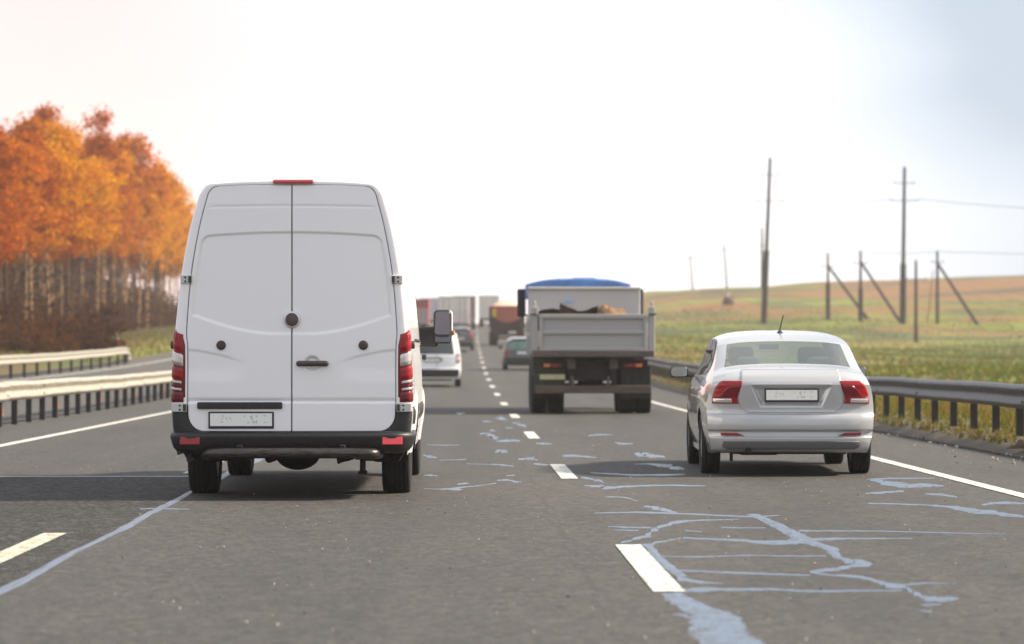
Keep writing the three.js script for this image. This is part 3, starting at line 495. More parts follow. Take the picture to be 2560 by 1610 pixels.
  for (const [x, p] of [[-0.577, dl], [0.585, dr]]) { const c = mesh('door_cap', disc(0.039, 0.022, x, 1.262, 0.0, 28), M.cap, p); mesh('cap_face', disc(0.026, 0.006, x, 1.262, 0.021, 24), M.cap, c); }
  mesh('plate_light_bar', box(0.695, 0.056, 0.04, -0.4235, 0.769, 0.012, 0.012), M.plastic, dl);
  plate(dl, -0.412, 0.6535, 0.012, 0.505, 0.104);
  for (const s of [-1, 1]) for (const y of [1.80, 0.752]) {
    const xin = y > 1 ? 0.815 : 0.858, xo = y > 1 ? 0.905 : 0.978;
    const h = mesh('hinge', [box(xo - xin, 0.07, 0.022, s * (xin + xo) / 2, y, 0.006, 0.006), box(0.02, 0.066, 0.09, s * (xo - 0.004), y, -0.04, 0.005)], M.hinge, s < 0 ? dl : dr);
    mesh('hinge_knuckle', [rod(V(s * (xin + 0.016), y - 0.027, 0.02), V(s * (xin + 0.016), y + 0.027, 0.02), 0.013, 0.013, 10)], M.steel, h);
    for (const dy of [-0.017, 0.017]) mesh('hinge_bolt', disc(0.0085, 0.006, s * (xin + 0.055), y + dy, 0.016, 10), M.black, h);
  }
  mesh('brake_lamp', box(0.335, 0.036, 0.05, 0.012, 2.6, 0.002, 0.014), phys(lin(0.5, 0.05, 0.05), 0.2, { clearcoat: 1 }), van);
  // tail lamps that wrap round the corner
  for (const s of [-1, 1]) {
    const outAt = linear(KEY.slice(0, 9).map((k) => [k[1], k[0]]));
    const path = (y, t) => { const e = edge(y) + 0.006, w = outAt(y), pts = [[e, 0.012], [lerp(e, w, 0.62), 0.013], [lerp(e, w, 0.86), 0.004], [w + 0.004, -0.03], [w + 0.008, -0.075], [w + 0.008, -0.125]]; const f = clamp(t) * 4.999, i = Math.floor(f); return [s * lerp(pts[i][0], pts[i + 1][0], f - i), y, lerp(pts[i][1], pts[i + 1][1], f - i)]; };
    const topY = (t) => lerp(1.352, 1.398, clamp(t * 1.8)), botY = () => 0.79;
    const lampSeg = (v0, v1, off, t0 = 0, t1 = 1) => sheet(18, 6, (i, j) => { const t = lerp(t0, t1, i / 18), y = lerp(topY(t), botY(t), lerp(v0, v1, j / 6)), p = path(y, t), rim = (i === 0 || i === 18 || j === 0 || j === 6) ? -0.012 : 0; p[2] += (t < 0.75 ? off + rim : 0); p[0] += s * (t > 0.5 ? (off + rim) * 0.7 : 0); return p; });
    const lamp = mesh('tail_lamp', lampSeg(0, 1, -0.004), M.darkred, van);
    const segs = [[0.012, 0.285, M.red], [0.29, 0.482, M.clear], [0.487, 0.675, M.red], [0.735, 0.775, M.darkred], [0.835, 0.99, M.darkred]];
    for (const [a, b, m] of segs) mesh(m === M.clear ? 'clear_lens' : 'red_lens', lampSeg(a, b, 0.004, 0.06), m, lamp);
    for (const [a, b] of [[0.682, 0.728], [0.782, 0.828]]) mesh('clear_strip', lampSeg(a, b, 0.006, 0.10, 0.98), M.clear, lamp);
    mesh('lamp_core', lampSeg(0.04, 0.15, 0.0055, 0.30, 0.9), M.red, lamp);
  }
  // bumper: one profile carried round the back
  const prof = [[-0.02, 0.566], [0.02, 0.560], [0.062, 0.545], [0.072, 0.525], [0.070, 0.505], [0.060, 0.47], [0.046, 0.425], [0.018, 0.395], [-0.05, 0.375]];
  const bp = []; for (let i = 0; i <= 8; i++) bp.push([-0.935, lerp(-0.78, -0.13, i / 8), -1, 0]);
  for (let i = 1; i <= 8; i++) { const a = i / 8 * Math.PI / 2; bp.push([-0.935 + 0.13 * (1 - Math.cos(a)), -0.13 + 0.13 * Math.sin(a), -Math.cos(a), Math.sin(a)]); }
  for (let i = 1; i < 12; i++) bp.push([lerp(-0.805, 0.805, i / 12), 0, 0, 1]);
  const bpf = [...bp]; for (let i = 16; i >= 0; i--) bpf.push([-bp[i][0], bp[i][1], -bp[i][2], bp[i][3]]);
  const bumper = mesh('rear_bumper', sheet(prof.length - 1, bpf.length - 1, (k, i) => { const [x, z, nx, nz] = bpf[i], [o, y] = prof[k]; return [x + nx * o, y + (y < 0.5 ? 0.03 * sst(-0.2, -0.75, z) : 0), z + nz * o]; }, (k, i, q) => [q[0], q[1]]), M.plastic, van);
  for (const s of [-1, 1]) { mesh('reflector', box(0.165, 0.066, 0.014, s * 0.825, 0.482, 0.064, 0.006, [-0.2, s * 0.10, 0]), s > 0 ? phys(lin(0.62, 0.008, 0.02), 0.2, { clearcoat: 1 }) : M.red, bumper); }
  mesh('bumper_step', sheet(1, 14, (i, j) => [lerp(-0.80, 0.80, j / 14), 0.549, 0.06 - i * 0.07]), M.plastic, bumper);
  // worn steel step tube below the bumper
  const st = mesh('step_tube', [tube([[-0.70, 0.372, -0.22], [-0.70, 0.372, -0.04], [-0.655, 0.378, 0.10], [-0.58, 0.381, 0.125], [0, 0.384, 0.13], [0.56, 0.381, 0.125], [0.66, 0.378, 0.11], [0.705, 0.372, -0.0], [0.705, 0.372, -0.2]], 0.043, 60, 14)], M.steel, van);
  mesh('tube_bracket', [box(0.05, 0.10, 0.25, -0.42, 0.40, 0.0, 0.01), box(0.05, 0.10, 0.25, 0.42, 0.40, 0.0, 0.01)], M.under, st);
  // white lower flaps ahead of the bumper ends, mud flaps
  for (const s of [-1, 1]) {
    mesh('lower_panel', sheet(6, 4, (i, j) => [s * (0.972 - 0.11 * (j / 4) ** 1.6 + (j ? 0.004 : 0)), lerp(0.56, 0.30, j / 4), lerp(-0.34, -0.84, i / 6) + 0.12 * (j / 4)]), M.white, van);
    mesh('mud_flap', box(0.30, 0.24, 0.02, s * 0.79, 0.40, -0.80, 0.008), M.rubber, van);
  }
  // underside
  mesh('chassis', [box(1.5, 0.14, 5.2, 0, 0.46, -2.9, 0.02), box(0.09, 0.15, 4.8, -0.42, 0.38, -2.6, 0.01), box(0.09, 0.15, 4.8, 0.42, 0.38, -2.6, 0.01), box(1.5, 0.4, 0.1, 0, 0.58, -0.5, 0.02)], M.under, van);
  const dg = new THREE.SphereGeometry(0.178, 22, 16); dg.scale(1.12, 0.86, 0.95).translate(-0.03, 0.345, -1.24);
  mesh('rear_axle', [rod(V(-0.8, 0.35, -1.24), V(0.8, 0.35, -1.24), 0.052, 0.052, 14), dg, box(0.36, 0.06, 0.1, -0.03, 0.40, -1.16, 0.02), box(0.1, 0.07, 1.4, -0.6, 0.33, -1.24, 0.01), box(0.1, 0.07, 1.4, 0.6, 0.33, -1.24, 0.01)], M.under, van);
  mesh('tow_socket', [rod(V(0.575, 0.36, -0.16), V(0.575, 0.20, -0.16), 0.024, 0.026, 10), box(0.075, 0.03, 0.07, 0.575, 0.215, -0.16, 0.01), box(0.18, 0.03, 0.05, 0.60, 0.335, -0.16, 0.01), tube([[0.36, 0.34, -0.3], [0.37, 0.29, -0.25], [0.39, 0.30, -0.2], [0.5, 0.33, -0.2]], 0.009, 12, 6), tube([[0.62, 0.33, -0.2], [0.7, 0.305, -0.22], [0.8, 0.32, -0.25], [0.86, 0.37, -0.3]], 0.008, 12, 6)], M.under, van);
  mesh('exhaust', [rod(V(-0.25, 0.30, -0.9), V(-0.25, 0.31, -2.6), 0.035, 0.06, 12)], M.under, van);
  for (const s of [-1, 1]) { wheel(van, s * 0.825, -1.24, 0.345, 0.245, M.rim, s); wheel(van, s * 0.825, -4.9, 0.345, 0.235, M.rim, s); mesh('wheel_well', [box(0.34, 0.5, 0.95, s * 0.74, 0.62, -1.24, 0.05), box(0.34, 0.5, 0.95, s * 0.74, 0.62, -4.9, 0.05)], M.under, van); }
}

// ---------------------------------------------------------------- passenger cars from a side outline
function car(root, C) {
  const m = C.sub ?? 5, pts = [], S = C.sil, n = S.length;
  for (let i = 0; i < n - 1; i++) for (let s = 0; s < m; s++) {
    const t = s / m, a = S[Math.max(0, i - 1)], b = S[i], c = S[i + 1], d = S[Math.min(n - 1, i + 2)], ten = 0.42;
    pts.push([0, 1].map((k) => { const m1 = ten * (c[k] - a[k]), m2 = ten * (d[k] - b[k]), lim = Math.abs(c[k] - b[k]) * 2.2 + 1e-4, q1 = clamp(m1, -lim, lim), q2 = clamp(m2, -lim, lim), t2 = t * t, t3 = t2 * t; return (2 * t3 - 3 * t2 + 1) * b[k] + (t3 - 2 * t2 + t) * q1 + (3 * t2 - 2 * t3) * c[k] + (t3 - t2) * q2; }));
  }
  pts.push(S[n - 1].slice(0, 2));
  const N = pts.length - 1, nor = pts.map((p, i) => { const a = pts[Math.max(0, i - 1)], b = pts[Math.min(N, i + 1)], l = Math.hypot(b[0] - a[0], b[1] - a[1]) || 1; const k = p[0] > -0.7 && i < N / 2 ? sst(C.lipY ?? 1.0, (C.lipY ?? 1.0) - 0.15, p[1]) : 0, q = [lerp(-(b[1] - a[1]) / l, -1, k), lerp((b[0] - a[0]) / l, 0, k)], e = Math.hypot(...q); return [q[0] / e, q[1] / e]; });
  const W = (z, h) => C.plan(z) * C.sec(h);
  const bend = (u, p) => { const a = Math.abs(u); return C.c1(p[0], p[1]) * a * a + C.c2(p[0], p[1]) * a ** 6; };
  const bnd = pts.map((p, i) => { const c = bend(1, p), z = p[0] + nor[i][0] * c, h = p[1] + nor[i][1] * c; return [z, h, W(z, h)]; });
  const us = []; const uw = C.uw, list = [0, 0.25, 0.5, 0.68, uw - 0.04, uw, 0.9, 0.94, 0.97, 0.99, 1].sort((a, b) => a - b); for (const u of [...list].reverse()) us.push(-u); for (const u of list.slice(1)) us.push(u);
  const surf = (i, u, off = 0) => { const p = pts[i], c = bend(u, p) - off; return [u * bnd[i][2], p[1] + nor[i][1] * c, p[0] + nor[i][0] * c]; };
  const glass = [[C.rearGlass[0] * m, C.rearGlass[1] * m], [C.frontGlass[0] * m, C.frontGlass[1] * m]], iu = us.indexOf(uw), il = us.indexOf(-uw);
  const hole = (i, j) => (C.open !== false && i >= il && i < iu && glass.some(([a, b]) => j >= a && j < b)) || (C.cut && j >= C.cut[0] * m && j < C.cut[1] * m && us[i] >= -C.cut[2] - 1e-6 && us[i + 1] <= C.cut[2] + 1e-6);
  const body = mesh('body', [sheet(us.length - 1, N, (i, j) => surf(j, us[i]), (i, j, q) => [q[0], q[1] + q[2]], hole)], C.paint, root);
  for (const s of [-1, 1]) {
    const V2 = C.v ?? 26, cum = [0]; for (let i = 1; i <= N; i++) cum.push(cum[i - 1] + Math.hypot(bnd[i][0] - bnd[i - 1][0], bnd[i][1] - bnd[i - 1][1]) * (Math.abs(bnd[i][0] - bnd[i - 1][0]) > Math.abs(bnd[i][1] - bnd[i - 1][1]) ? 1 : 0.35));
    const g = sheet(N, V2, (i, j) => { const t = j / V2, b = bnd[i], f = cum[i] / cum[N], z1 = lerp(bnd[0][0], bnd[N][0], f), h1 = lerp(bnd[0][1], bnd[N][1], f), z = lerp(b[0], z1, t), h = lerp(b[1], h1, t); return [s * (j === 0 ? b[2] : W(z, h)), h, z]; }, (i, j, q) => [q[2], q[1]]);
    mesh('side_panel', arches(g, C.wheels.map((z) => [z, C.R, C.arch ?? C.R + 0.055])), C.paint, root);
    for (const win of C.sideGlass) { const cv = win.length - 1, q = 6; mesh('side_window', sheet(cv * q, 6, (i, j) => { const k = Math.min(cv - 1, Math.floor(i / q)), t = i / q - k, a = win[k], b = win[k + 1], z = lerp(a[0], b[0], t), h = lerp(lerp(a[1], b[1], t), lerp(a[2], b[2], t), j / 6); return [s * (W(z, h) + 0.005), h, z]; }), M.glassDark, root); }
    for (const [z, h] of C.handles ?? []) mesh('door_handle', box(0.03, 0.03, 0.17, s * (W(z, h) + 0.012), h, z, 0.01), C.paint, root);
    for (const z of C.wheels) wheel(root, s * C.track, z, C.R, C.tyre, M.rim, s);
    for (const z of C.wheels) mesh('wheel_well', box(0.22, 0.34, 0.62, s * (C.track - 0.16), 0.48, z, 0.04), M.under, root);
    if (C.mirror) { const [z, h, x] = C.mirror, hs = mesh('wing_mirror', [box(0.20, 0.125, 0.10, s * x, h, z, 0.045), box(0.1, 0.022, 0.04, s * (x - 0.12), h - 0.045, z, 0.008)], M.plastic, root); mesh('mirror_shell', box(0.19, 0.115, 0.075, s * x, h + 0.004, z - 0.03, 0.04), C.paint, hs); mesh('mirror_glass', roundPlate(0.17, 0.10, 0.04, 0.01, s * x, h, z + 0.048), std(lin(0.34, 0.36, 0.39), 0.06, 1), hs); }
    if (C.sill) mesh('sill', box(0.05, 0.07, C.wheels[0] - C.wheels[1] - 0.75, s * (W(-2, 0.25) - 0.01), 0.225, (C.wheels[0] + C.wheels[1]) / 2, 0.02), C.paint, root);
  }
  glass.forEach(([a, b], k) => mesh(k ? 'windscreen' : 'rear_window', sheet(iu - il, b - a, (i, j) => surf(a + j, us[il + i], C.open === false ? 0.006 : -0.002)), C.open === false ? M.glassDark : M.pane, root));
  mesh('underbody', [box(C.track * 1.5, 0.12, C.len - 0.5, 0, 0.27, -C.len / 2, 0.02), ...C.wheels.map((z) => rod(V(-C.track, C.R * 0.95, z), V(C.track, C.R * 0.95, z), 0.035))], M.under, root);
  // a patch that follows the back of the body: rows of [height, left x, right x]
  const rearAt = (x, h, off) => { let i = C.rear[0] * m; const e = C.rear[1] * m; while (i < e - 1 && pts[i + 1][1] < h) i++; const a = pts[i], b = pts[i + 1], t = clamp((h - a[1]) / (b[1] - a[1] || 1)), w = lerp(bnd[i][2], bnd[i + 1][2], t), u = x / w; return [x, h, lerp(a[0], b[0], t) - bend(clamp(u, -1.05, 1.05), a) + off]; };
  const patch = (rows, off, relief, nx = 16, ny = 5, rim = 0.02) => { const R = rows.length - 1; return sheet(nx + 2, R * ny + 2, (i, j) => { const jj = clamp(j - 1, 0, R * ny), k = Math.min(R - 1, Math.floor(jj / ny)), t = jj / ny - k, r = [0, 1, 2].map((c) => lerp(rows[k][c], rows[k + 1][c], t)), u = clamp(i - 1, 0, nx) / nx, x = lerp(r[1], r[2], u), o = (i === 0 || i === nx + 2 || j === 0 || j === R * ny + 2) ? off - rim : off; return rearAt(x, r[0], o + (relief ? relief(x, r[0]) : 0)); }, (i, j, q) => [q[0], q[1]]); };
  return { body, patch, rearAt, W, surf, m, pts };
}
function seat(root, x, z, y0, w, top) {
  const b = mesh('seat', [box(w, 0.16, 0.5, x, y0, z - 0.2, 0.06), box(w, top - y0, 0.16, x, (top + y0) / 2, z + 0.1, 0.07, [0.18, 0, 0])], M.fabric, root);
  mesh('headrest', [box(w * 0.55, 0.19, 0.11, x, top + 0.12, z + 0.17, 0.05), rod(V(x - 0.06, top - 0.05, z + 0.16), V(x - 0.06, top + 0.08, z + 0.17), 0.007), rod(V(x + 0.06, top - 0.05, z + 0.16), V(x + 0.06, top + 0.08, z + 0.17), 0.007)], M.fabric, b);
}

// ---------------------------------------------------------------- the silver saloon
{
  const car1 = thing('saloon_car', 'silver four-door saloon with roof aerial in the right lane', 'car', [3.215, 0, -28.0], -0.030);
  const sil = [[-0.55, 0.215], [-0.16, 0.225], [-0.055, 0.255], [-0.02, 0.32], [-0.012, 0.378], [-0.04, 0.386], [-0.05, 0.440], [-0.004, 0.456], [0.0, 0.50], [-0.004, 0.56], [-0.022, 0.598], [-0.052, 0.612], [-0.056, 0.66], [-0.046, 0.76], [-0.036, 0.86], [-0.034, 0.895], [-0.05, 0.93], [-0.10, 0.985], [-0.20, 1.035], [-0.34, 1.065], [-0.46, 1.085],
    [-0.50, 1.095], [-0.72, 1.205], [-0.97, 1.318], [-1.02, 1.337], [-1.25, 1.388], [-1.6, 1.424], [-2.0, 1.436], [-2.4, 1.422], [-2.72, 1.385], [-2.80, 1.365], [-3.15, 1.185], [-3.50, 1.0], [-3.56, 0.975], [-3.9, 0.915], [-4.2, 0.82], [-4.33, 0.68], [-4.37, 0.5], [-4.34, 0.3], [-4.15, 0.22], [-3.9, 0.215]];
  const C = { sil, cut: [12, 15, 0.5], paint: M.silver, uw: 0.855, rearGlass: [21, 23], frontGlass: [30, 32], wheels: [-0.90, -3.45], R: 0.305, track: 0.745, tyre: 0.19, len: 4.37, arch: 0.352,
    plan: curve([[-4.37, 0.60], [-4.2, 0.745], [-3.8, 0.82], [-3.3, 0.845], [-2, 0.852], [-1, 0.85], [-0.5, 0.835], [-0.2, 0.815], [-0.08, 0.80], [0, 0.79]]),
    sec: curve([[0.2, 0.915], [0.3, 0.95], [0.45, 0.99], [0.6, 1.0], [0.75, 0.99], [0.86, 0.965], [0.93, 0.93], [1.0, 0.885], [1.08, 0.842], [1.2, 0.80], [1.32, 0.755], [1.40, 0.70], [1.44, 0.64]]),
    c1: (z, h) => h > 1.3 ? 0.028 : z > -0.2 ? 0.04 : 0.03, c2: (z, h) => z > -0.15 ? lerp(0.10, 0.055, sst(0.75, 1.0, h)) : z < -4 ? 0.10 : lerp(0.055, 0.042, sst(0.9, 1.3, h)), rear: [2, 18], mirror: [-3.02, 1.0, 0.955], handles: [[-1.38, 0.84], [-2.42, 0.83]], sill: true,
    sideGlass: [[[-1.02, 1.06, 1.12], [-1.2, 1.0, 1.255], [-1.42, 0.985, 1.315], [-1.75, 0.98, 1.345], [-1.92, 0.98, 1.352]], [[-1.98, 0.98, 1.352], [-2.4, 0.975, 1.335], [-2.68, 0.97, 1.30], [-3.0, 0.97, 1.15], [-3.22, 0.97, 1.02]]] };
  const k = car(car1, C);
  // boot lid with a recess for the plate
  const inRecess = (x, h) => { const t = clamp((h - 0.665) / (0.885 - 0.665)), hw = lerp(0.30, 0.40, t), a = Math.min(hw - Math.abs(x), h - 0.668, 0.888 - h); return -0.034 * sst(0.0, 0.05, a) * 1 - 0.011 * sst(0.97, 1.035, h); };
  const lid = mesh('boot_lid', k.patch([[0.622, -0.42, 0.42], [0.66, -0.475, 0.475], [0.72, -0.505, 0.505], [0.79, -0.505, 0.505], [0.865, -0.49, 0.49], [0.905, -0.485, 0.485], [0.95, -0.48, 0.48], [1.0, -0.475, 0.475], [1.04, -0.47, 0.47]], 0.007, inRecess, 100, 14), M.silver, car1);
  const pz = k.rearAt(0, 0.78, 0.0)[2];
  plate(lid, 0.005, 0.792, pz - 0.016, 0.495, 0.098);
  mesh('recess_shadow_lip', [box(0.76, 0.016, 0.03, 0, 0.894, k.rearAt(0, 0.89, 0.0)[2] - 0.004, 0.006)], M.silver, lid);
  for (const s of [-1, 1]) {
    const R = (rows) => rows.map(([h, a, b]) => s > 0 ? [h, a, b] : [h, -b, -a]);
    const lamp = mesh('tail_lamp', k.patch(R([[0.708, 0.512, 0.765], [0.76, 0.522, 0.765], [0.80, 0.515, 0.758], [0.86, 0.492, 0.735], [0.915, 0.475, 0.695], [0.93, 0.472, 0.66]]), 0.010, null, 14, 4, 0.03), M.red, car1);
    mesh('dark_lens', k.patch(R([[0.775, 0.525, 0.69], [0.83, 0.505, 0.66], [0.88, 0.495, 0.60]]), 0.0135, null, 8, 3, 0.006), M.darkred, lamp);
    mesh('dark_lens', k.patch(R([[0.762, 0.53, 0.76], [0.772, 0.528, 0.76]]), 0.0135, null, 8, 2, 0.006), M.darkred, lamp);
    mesh('clear_lens', k.patch(R([[0.718, 0.575, 0.755], [0.756, 0.58, 0.757]]), 0.0135, null, 8, 3, 0.006), M.clear, lamp);
    mesh('bumper_reflector', k.patch(R([[0.400, 0.46, 0.68], [0.424, 0.53, 0.685]]), 0.012, null, 8, 2, 0.012), M.red, car1);
  }
  mesh('valance', k.patch([[0.262, -0.62, 0.62], [0.29, -0.67, 0.67], [0.345, -0.66, 0.66]], 0.006, null, 18, 4), std(lin(0.10, 0.10, 0.105), 0.6), car1);
  mesh('exhaust_pipe', [rod(V(-0.42, 0.255, 0.0), V(-0.42, 0.265, -0.5), 0.028, 0.03, 14), box(0.42, 0.10, 0.32, -0.3, 0.25, -0.42, 0.05)], M.under, car1);
  mesh('mud_guard', [box(0.02, 0.12, 0.2, -0.56, 0.20, -0.42, 0.006), box(0.3, 0.03, 0.1, 0.45, 0.24, -0.3, 0.01)], M.under, car1);
  // aerial
  const base = mesh('aerial', [new THREE.ConeGeometry(0.035, 0.04, 16).scale(1, 1, 1.6).translate(0, 1.425, -1.42)], M.black, car1);
  mesh('aerial_rod', rod(V(0, 1.435, -1.42), V(0.032, 1.585, -1.39), 0.0065, 0.005), M.black, base);
  // cabin seen through the glass
  mesh('cabin_floor', [box(1.3, 0.04, 2.6, 0, 0.42, -2.1, 0.01), box(1.18, 0.05, 0.42, 0, 1.03, -0.72, 0.01), box(1.3, 0.12, 0.4, 0, 0.92, -3.3, 0.04)], M.fabric, car1);
  mesh('rear_bench', [box(1.26, 0.56, 0.16, 0, 0.80, -0.98, 0.06, [0.2, 0, 0]), box(1.26, 0.16, 0.5, 0, 0.52, -1.25, 0.06)], M.fabric, car1);
  for (const x of [-0.36, 0.36]) mesh('rear_headrest', box(0.25, 0.13, 0.1, x, 1.10, -0.93, 0.045), M.fabric, car1);
  for (const x of [-0.36, 0.36]) seat(car1, x, -2.15, 0.55, 0.48, 1.05);
  mesh('steering_wheel', new THREE.TorusGeometry(0.18, 0.015, 8, 24).rotateX(-0.4).translate(-0.36, 0.98, -2.85), M.fabric, car1);
  mesh('inside_mirror', box(0.22, 0.06, 0.03, 0, 1.27, -2.86, 0.012), M.fabric, car1);
}

// ---------------------------------------------------------------- other traffic
const onRoad = (root, d) => { root.rotation.x = Math.atan(slope(d + 2)); return root; };
const spot = (x, d) => [x, roadY(d), -d];
{ // tipper lorry
  const t = onRoad(thing('tipper_lorry', 'dusty grey tipper lorry with blue cab roof carrying soil in the right lane', 'lorry', spot(2.58, 57.1), -0.004), 57);
  const bedMat = std(lin(0.36, 0.345, 0.33), 0.65, 0), frameMat = std(lin(0.19, 0.155, 0.135), 0.8, 0, { map: rep(dirtTex, 1.5) }), inner = std(lin(0.46, 0.445, 0.44), 0.7, 0);
  const olive = std(lin(0.06, 0.07, 0.04), 0.7, 0, { map: rep(dirtTex, 1) }), dark = std(lin(0.04, 0.038, 0.042), 0.85, 0, { map: rep(dirtTex, 1) }), blue = phys(lin(0.07, 0.25, 0.72), 0.4, { clearcoat: 0.5, map: rep(dirtTex, 0.5) });
  const cx = 0.05, gate = mesh('tailgate', [box(2.12, 0.70, 0.05, cx, 1.615, -0.03, 0.008)], bedMat, t);
  mesh('gate_rim', [box(2.14, 0.085, 0.11, cx, 1.935, 0.0, 0.012), box(2.14, 0.07, 0.09, cx, 1.285, -0.005, 0.012), box(0.075, 0.6, 0.09, cx - 1.03, 1.61, 0.0, 0.012), box(0.075, 0.6, 0.09, cx + 1.03, 1.61, 0.0, 0.012)], bedMat, gate);
  mesh('gate_rib', box(2.0, 0.085, 0.09, cx, 1.615, 0.0, 0.03), bedMat, gate);
  for (const s of [-1, 1]) {
    mesh('corner_post', [box(0.13, 0.98, 0.13, cx + s * 1.155, 1.63, -0.06, 0.015), box(0.05, 0.16, 0.08, cx + s * 1.16, 2.16, -0.06, 0.02)], bedMat, t);
    const w = mesh('side_wall', box(0.06, 0.78, 4.5, cx + s * 1.17, 1.60, -2.34, 0.01), bedMat, t);
    for (let k = 0; k < 6; k++) mesh('side_stake', box(0.05, 0.80, 0.09, cx + s * 1.215, 1.60, -0.5 - k * 0.78, 0.01), bedMat, w);
    mesh('gate_hinge', [box(0.05, 0.10, 0.12, cx + s * 0.8, 1.21, 0.02, 0.01)], frameMat, gate);
    mesh('gate_latch', [rod(V(cx + s * 1.1, 1.98, 0.03), V(cx + s * 1.24, 1.98, 0.03), 0.022)], frameMat, gate);
  }
  mesh('bed_floor', box(2.36, 0.08, 4.6, cx, 1.235, -2.34, 0.01), frameMat, t);
  mesh('headboard', [box(2.36, 0.72, 0.07, cx, 1.6, -4.6, 0.01), box(2.40, 0.64, 0.05, cx, 2.26, -4.62, 0.02, [-0.06, 0, 0]), box(2.42, 0.06, 0.12, cx, 2.59, -4.62, 0.02)], inner, t);
  mesh('headboard_lip', [box(2.3, 0.04, 0.34, cx, 2.57, -4.8, 0.01)], inner, t);
  // load
  const heap = (x, z, rx, rz, h, seed) => { const g = new THREE.SphereGeometry(1, 28, 14, 0, Math.PI * 2, 0, Math.PI / 2), p = g.attributes.position; for (let i = 0; i < p.count; i++) { const a = p.getX(i), b = p.getZ(i), r = Math.hypot(a, b), k = 0.75 + 0.5 * fbm(a * 2.4 + 7, b * 2.4 + 3, 3, seed); p.setXYZ(i, x + a * rx, 1.27 + h * Math.max(0, Math.cos(Math.min(r, 1) * 1.57)) ** 1.3 * k + 0.02, z + b * rz); } g.computeVertexNormals(); return g; };
  mesh('soil_load', [heap(cx + 0.42, -1.6, 0.75, 1.3, 0.92, 5), heap(cx - 0.3, -2.4, 0.8, 1.7, 0.5, 9), heap(cx + 0.2, -3.4, 0.9, 1.2, 0.6, 12)], std(lin(0.30, 0.17, 0.085), 0.95, 0, { map: rep(dirtTex, 1.5), bumpMap: dirtTex, bumpScale: 0.04 }), t);
  mesh('tarpaulin', [sheet(24, 10, (i, j) => { const u = i / 24, v = j / 10, x = lerp(-1.05, 0.2, u); return [cx + x, 1.98 + 0.10 * Math.sin(u * 7) * (1 - v) - 0.35 * v * v + 0.10 * fbm(u * 5, v * 4, 3, 4) + 0.08 * sst(0.3, 0.9, u), -2.0 - 1.4 * v]; }), sheet(24, 8, (i, j) => { const u = i / 24, v = j / 8; return [cx + lerp(-0.62, 0.15, u), 2.02 + 0.16 * (u - 0.55) ** 2 * 4 - 0.25 * v + 0.06 * vn(u * 6, v * 5, 0, 8), -1.2 - 0.7 * v]; })], std(lin(0.075, 0.06, 0.065), 0.7), t);
  mesh('cloth_scrap', sheet(6, 4, (i, j) => [cx - 0.42 + i * 0.026, 2.30 + j * 0.02 - 0.004 * (i - 3) ** 2, -4.56 + 0.012 * (j % 2)]), std(lin(0.32, 0.5, 0.75), 0.8), t);
  mesh('sub_frame', [box(2.42, 0.13, 0.14, cx, 1.195, 0.0, 0.015), box(0.16, 0.22, 6.4, cx - 0.42, 1.0, -3.4, 0.01), box(0.16, 0.22, 6.4, cx + 0.42, 1.0, -3.4, 0.01), box(2.3, 0.12, 0.12, cx, 1.14, -2.3, 0.01)], frameMat, t);
  mesh('rear_beam', [box(0.9, 0.40, 0.3, cx, 0.86, -0.55, 0.02), box(0.5, 0.36, 0.5, cx, 0.68, -1.4, 0.1), box(0.10, 0.46, 0.10, cx - 0.42, 0.75, -0.3, 0.01), box(0.10, 0.46, 0.10, cx + 0.42, 0.75, -0.3, 0.01)], dark, t);
  mesh('beam_bracket', [box(0.05, 0.22, 0.05, cx - 0.40, 0.64, -0.08, 0.01, [0, 0, 0.12]), box(0.05, 0.22, 0.05, cx + 0.30, 0.64, -0.08, 0.01, [0, 0, -0.12])], frameMat, t);
  mesh('underrun_bar', box(2.28, 0.155, 0.11, cx + 0.01, 0.49, -0.05, 0.012), std(lin(0.16, 0.12, 0.10), 0.85, 0, { map: rep(dirtTex, 1.2) }), t);
  mesh('left_mudguard', [box(0.66, 0.36, 0.08, cx - 0.86, 0.92, -0.42, 0.02), box(0.62, 0.40, 0.05, cx - 0.86, 0.60, -0.36, 0.02)], olive, t);
  mesh('mud_flap', box(0.60, 0.68, 0.04, cx + 0.86, 0.64, -0.36, 0.015), dark, t); mesh('mud_flap', box(0.60, 0.62, 0.04, cx - 0.86, 0.64, -0.50, 0.015), dark, t);
  mesh('lamp_bracket', box(0.6, 0.16, 0.06, cx + 0.8, 1.0, -0.30, 0.01), dark, t);
  for (const s of [-1, 1]) { const l = mesh('tail_lamp', box(0.36, 0.085, 0.05, cx + s * 0.80, 0.965, -0.24, 0.012), M.darkred, t); mesh('amber_lens', box(0.12, 0.07, 0.02, cx + s * 0.91, 0.965, -0.212, 0.006), M.amber, l); mesh('red_lens', box(0.12, 0.07, 0.02, cx + s * 0.76, 0.965, -0.212, 0.006), M.red, l); }
  plate(t, cx - 0.80, 0.735, -0.30, 0.50, 0.10, M.plateYellow);
  for (const z of [-1.15, -2.5]) for (const x of [-1.05, -0.70, 0.70, 1.05]) wheel(t, cx + x, z, 0.5, 0.30, dark, Math.sign(x));
  for (const s of [-1, 1]) wheel(t, cx + s * 1.0, -5.95, 0.5, 0.30, dark, s);
  mesh('axle', [rod(V(cx - 1, 0.5, -1.15), V(cx + 1, 0.5, -1.15), 0.09), rod(V(cx - 1, 0.5, -2.5), V(cx + 1, 0.5, -2.5), 0.09)], dark, t);
  // cab
  const cab = mesh('cab', [box(2.2, 1.35, 1.9, cx, 1.95, -6.1, 0.1)], blue, t); mesh('cab_chassis', box(2.2, 0.66, 1.8, cx, 0.94, -6.15, 0.06), dark, t);
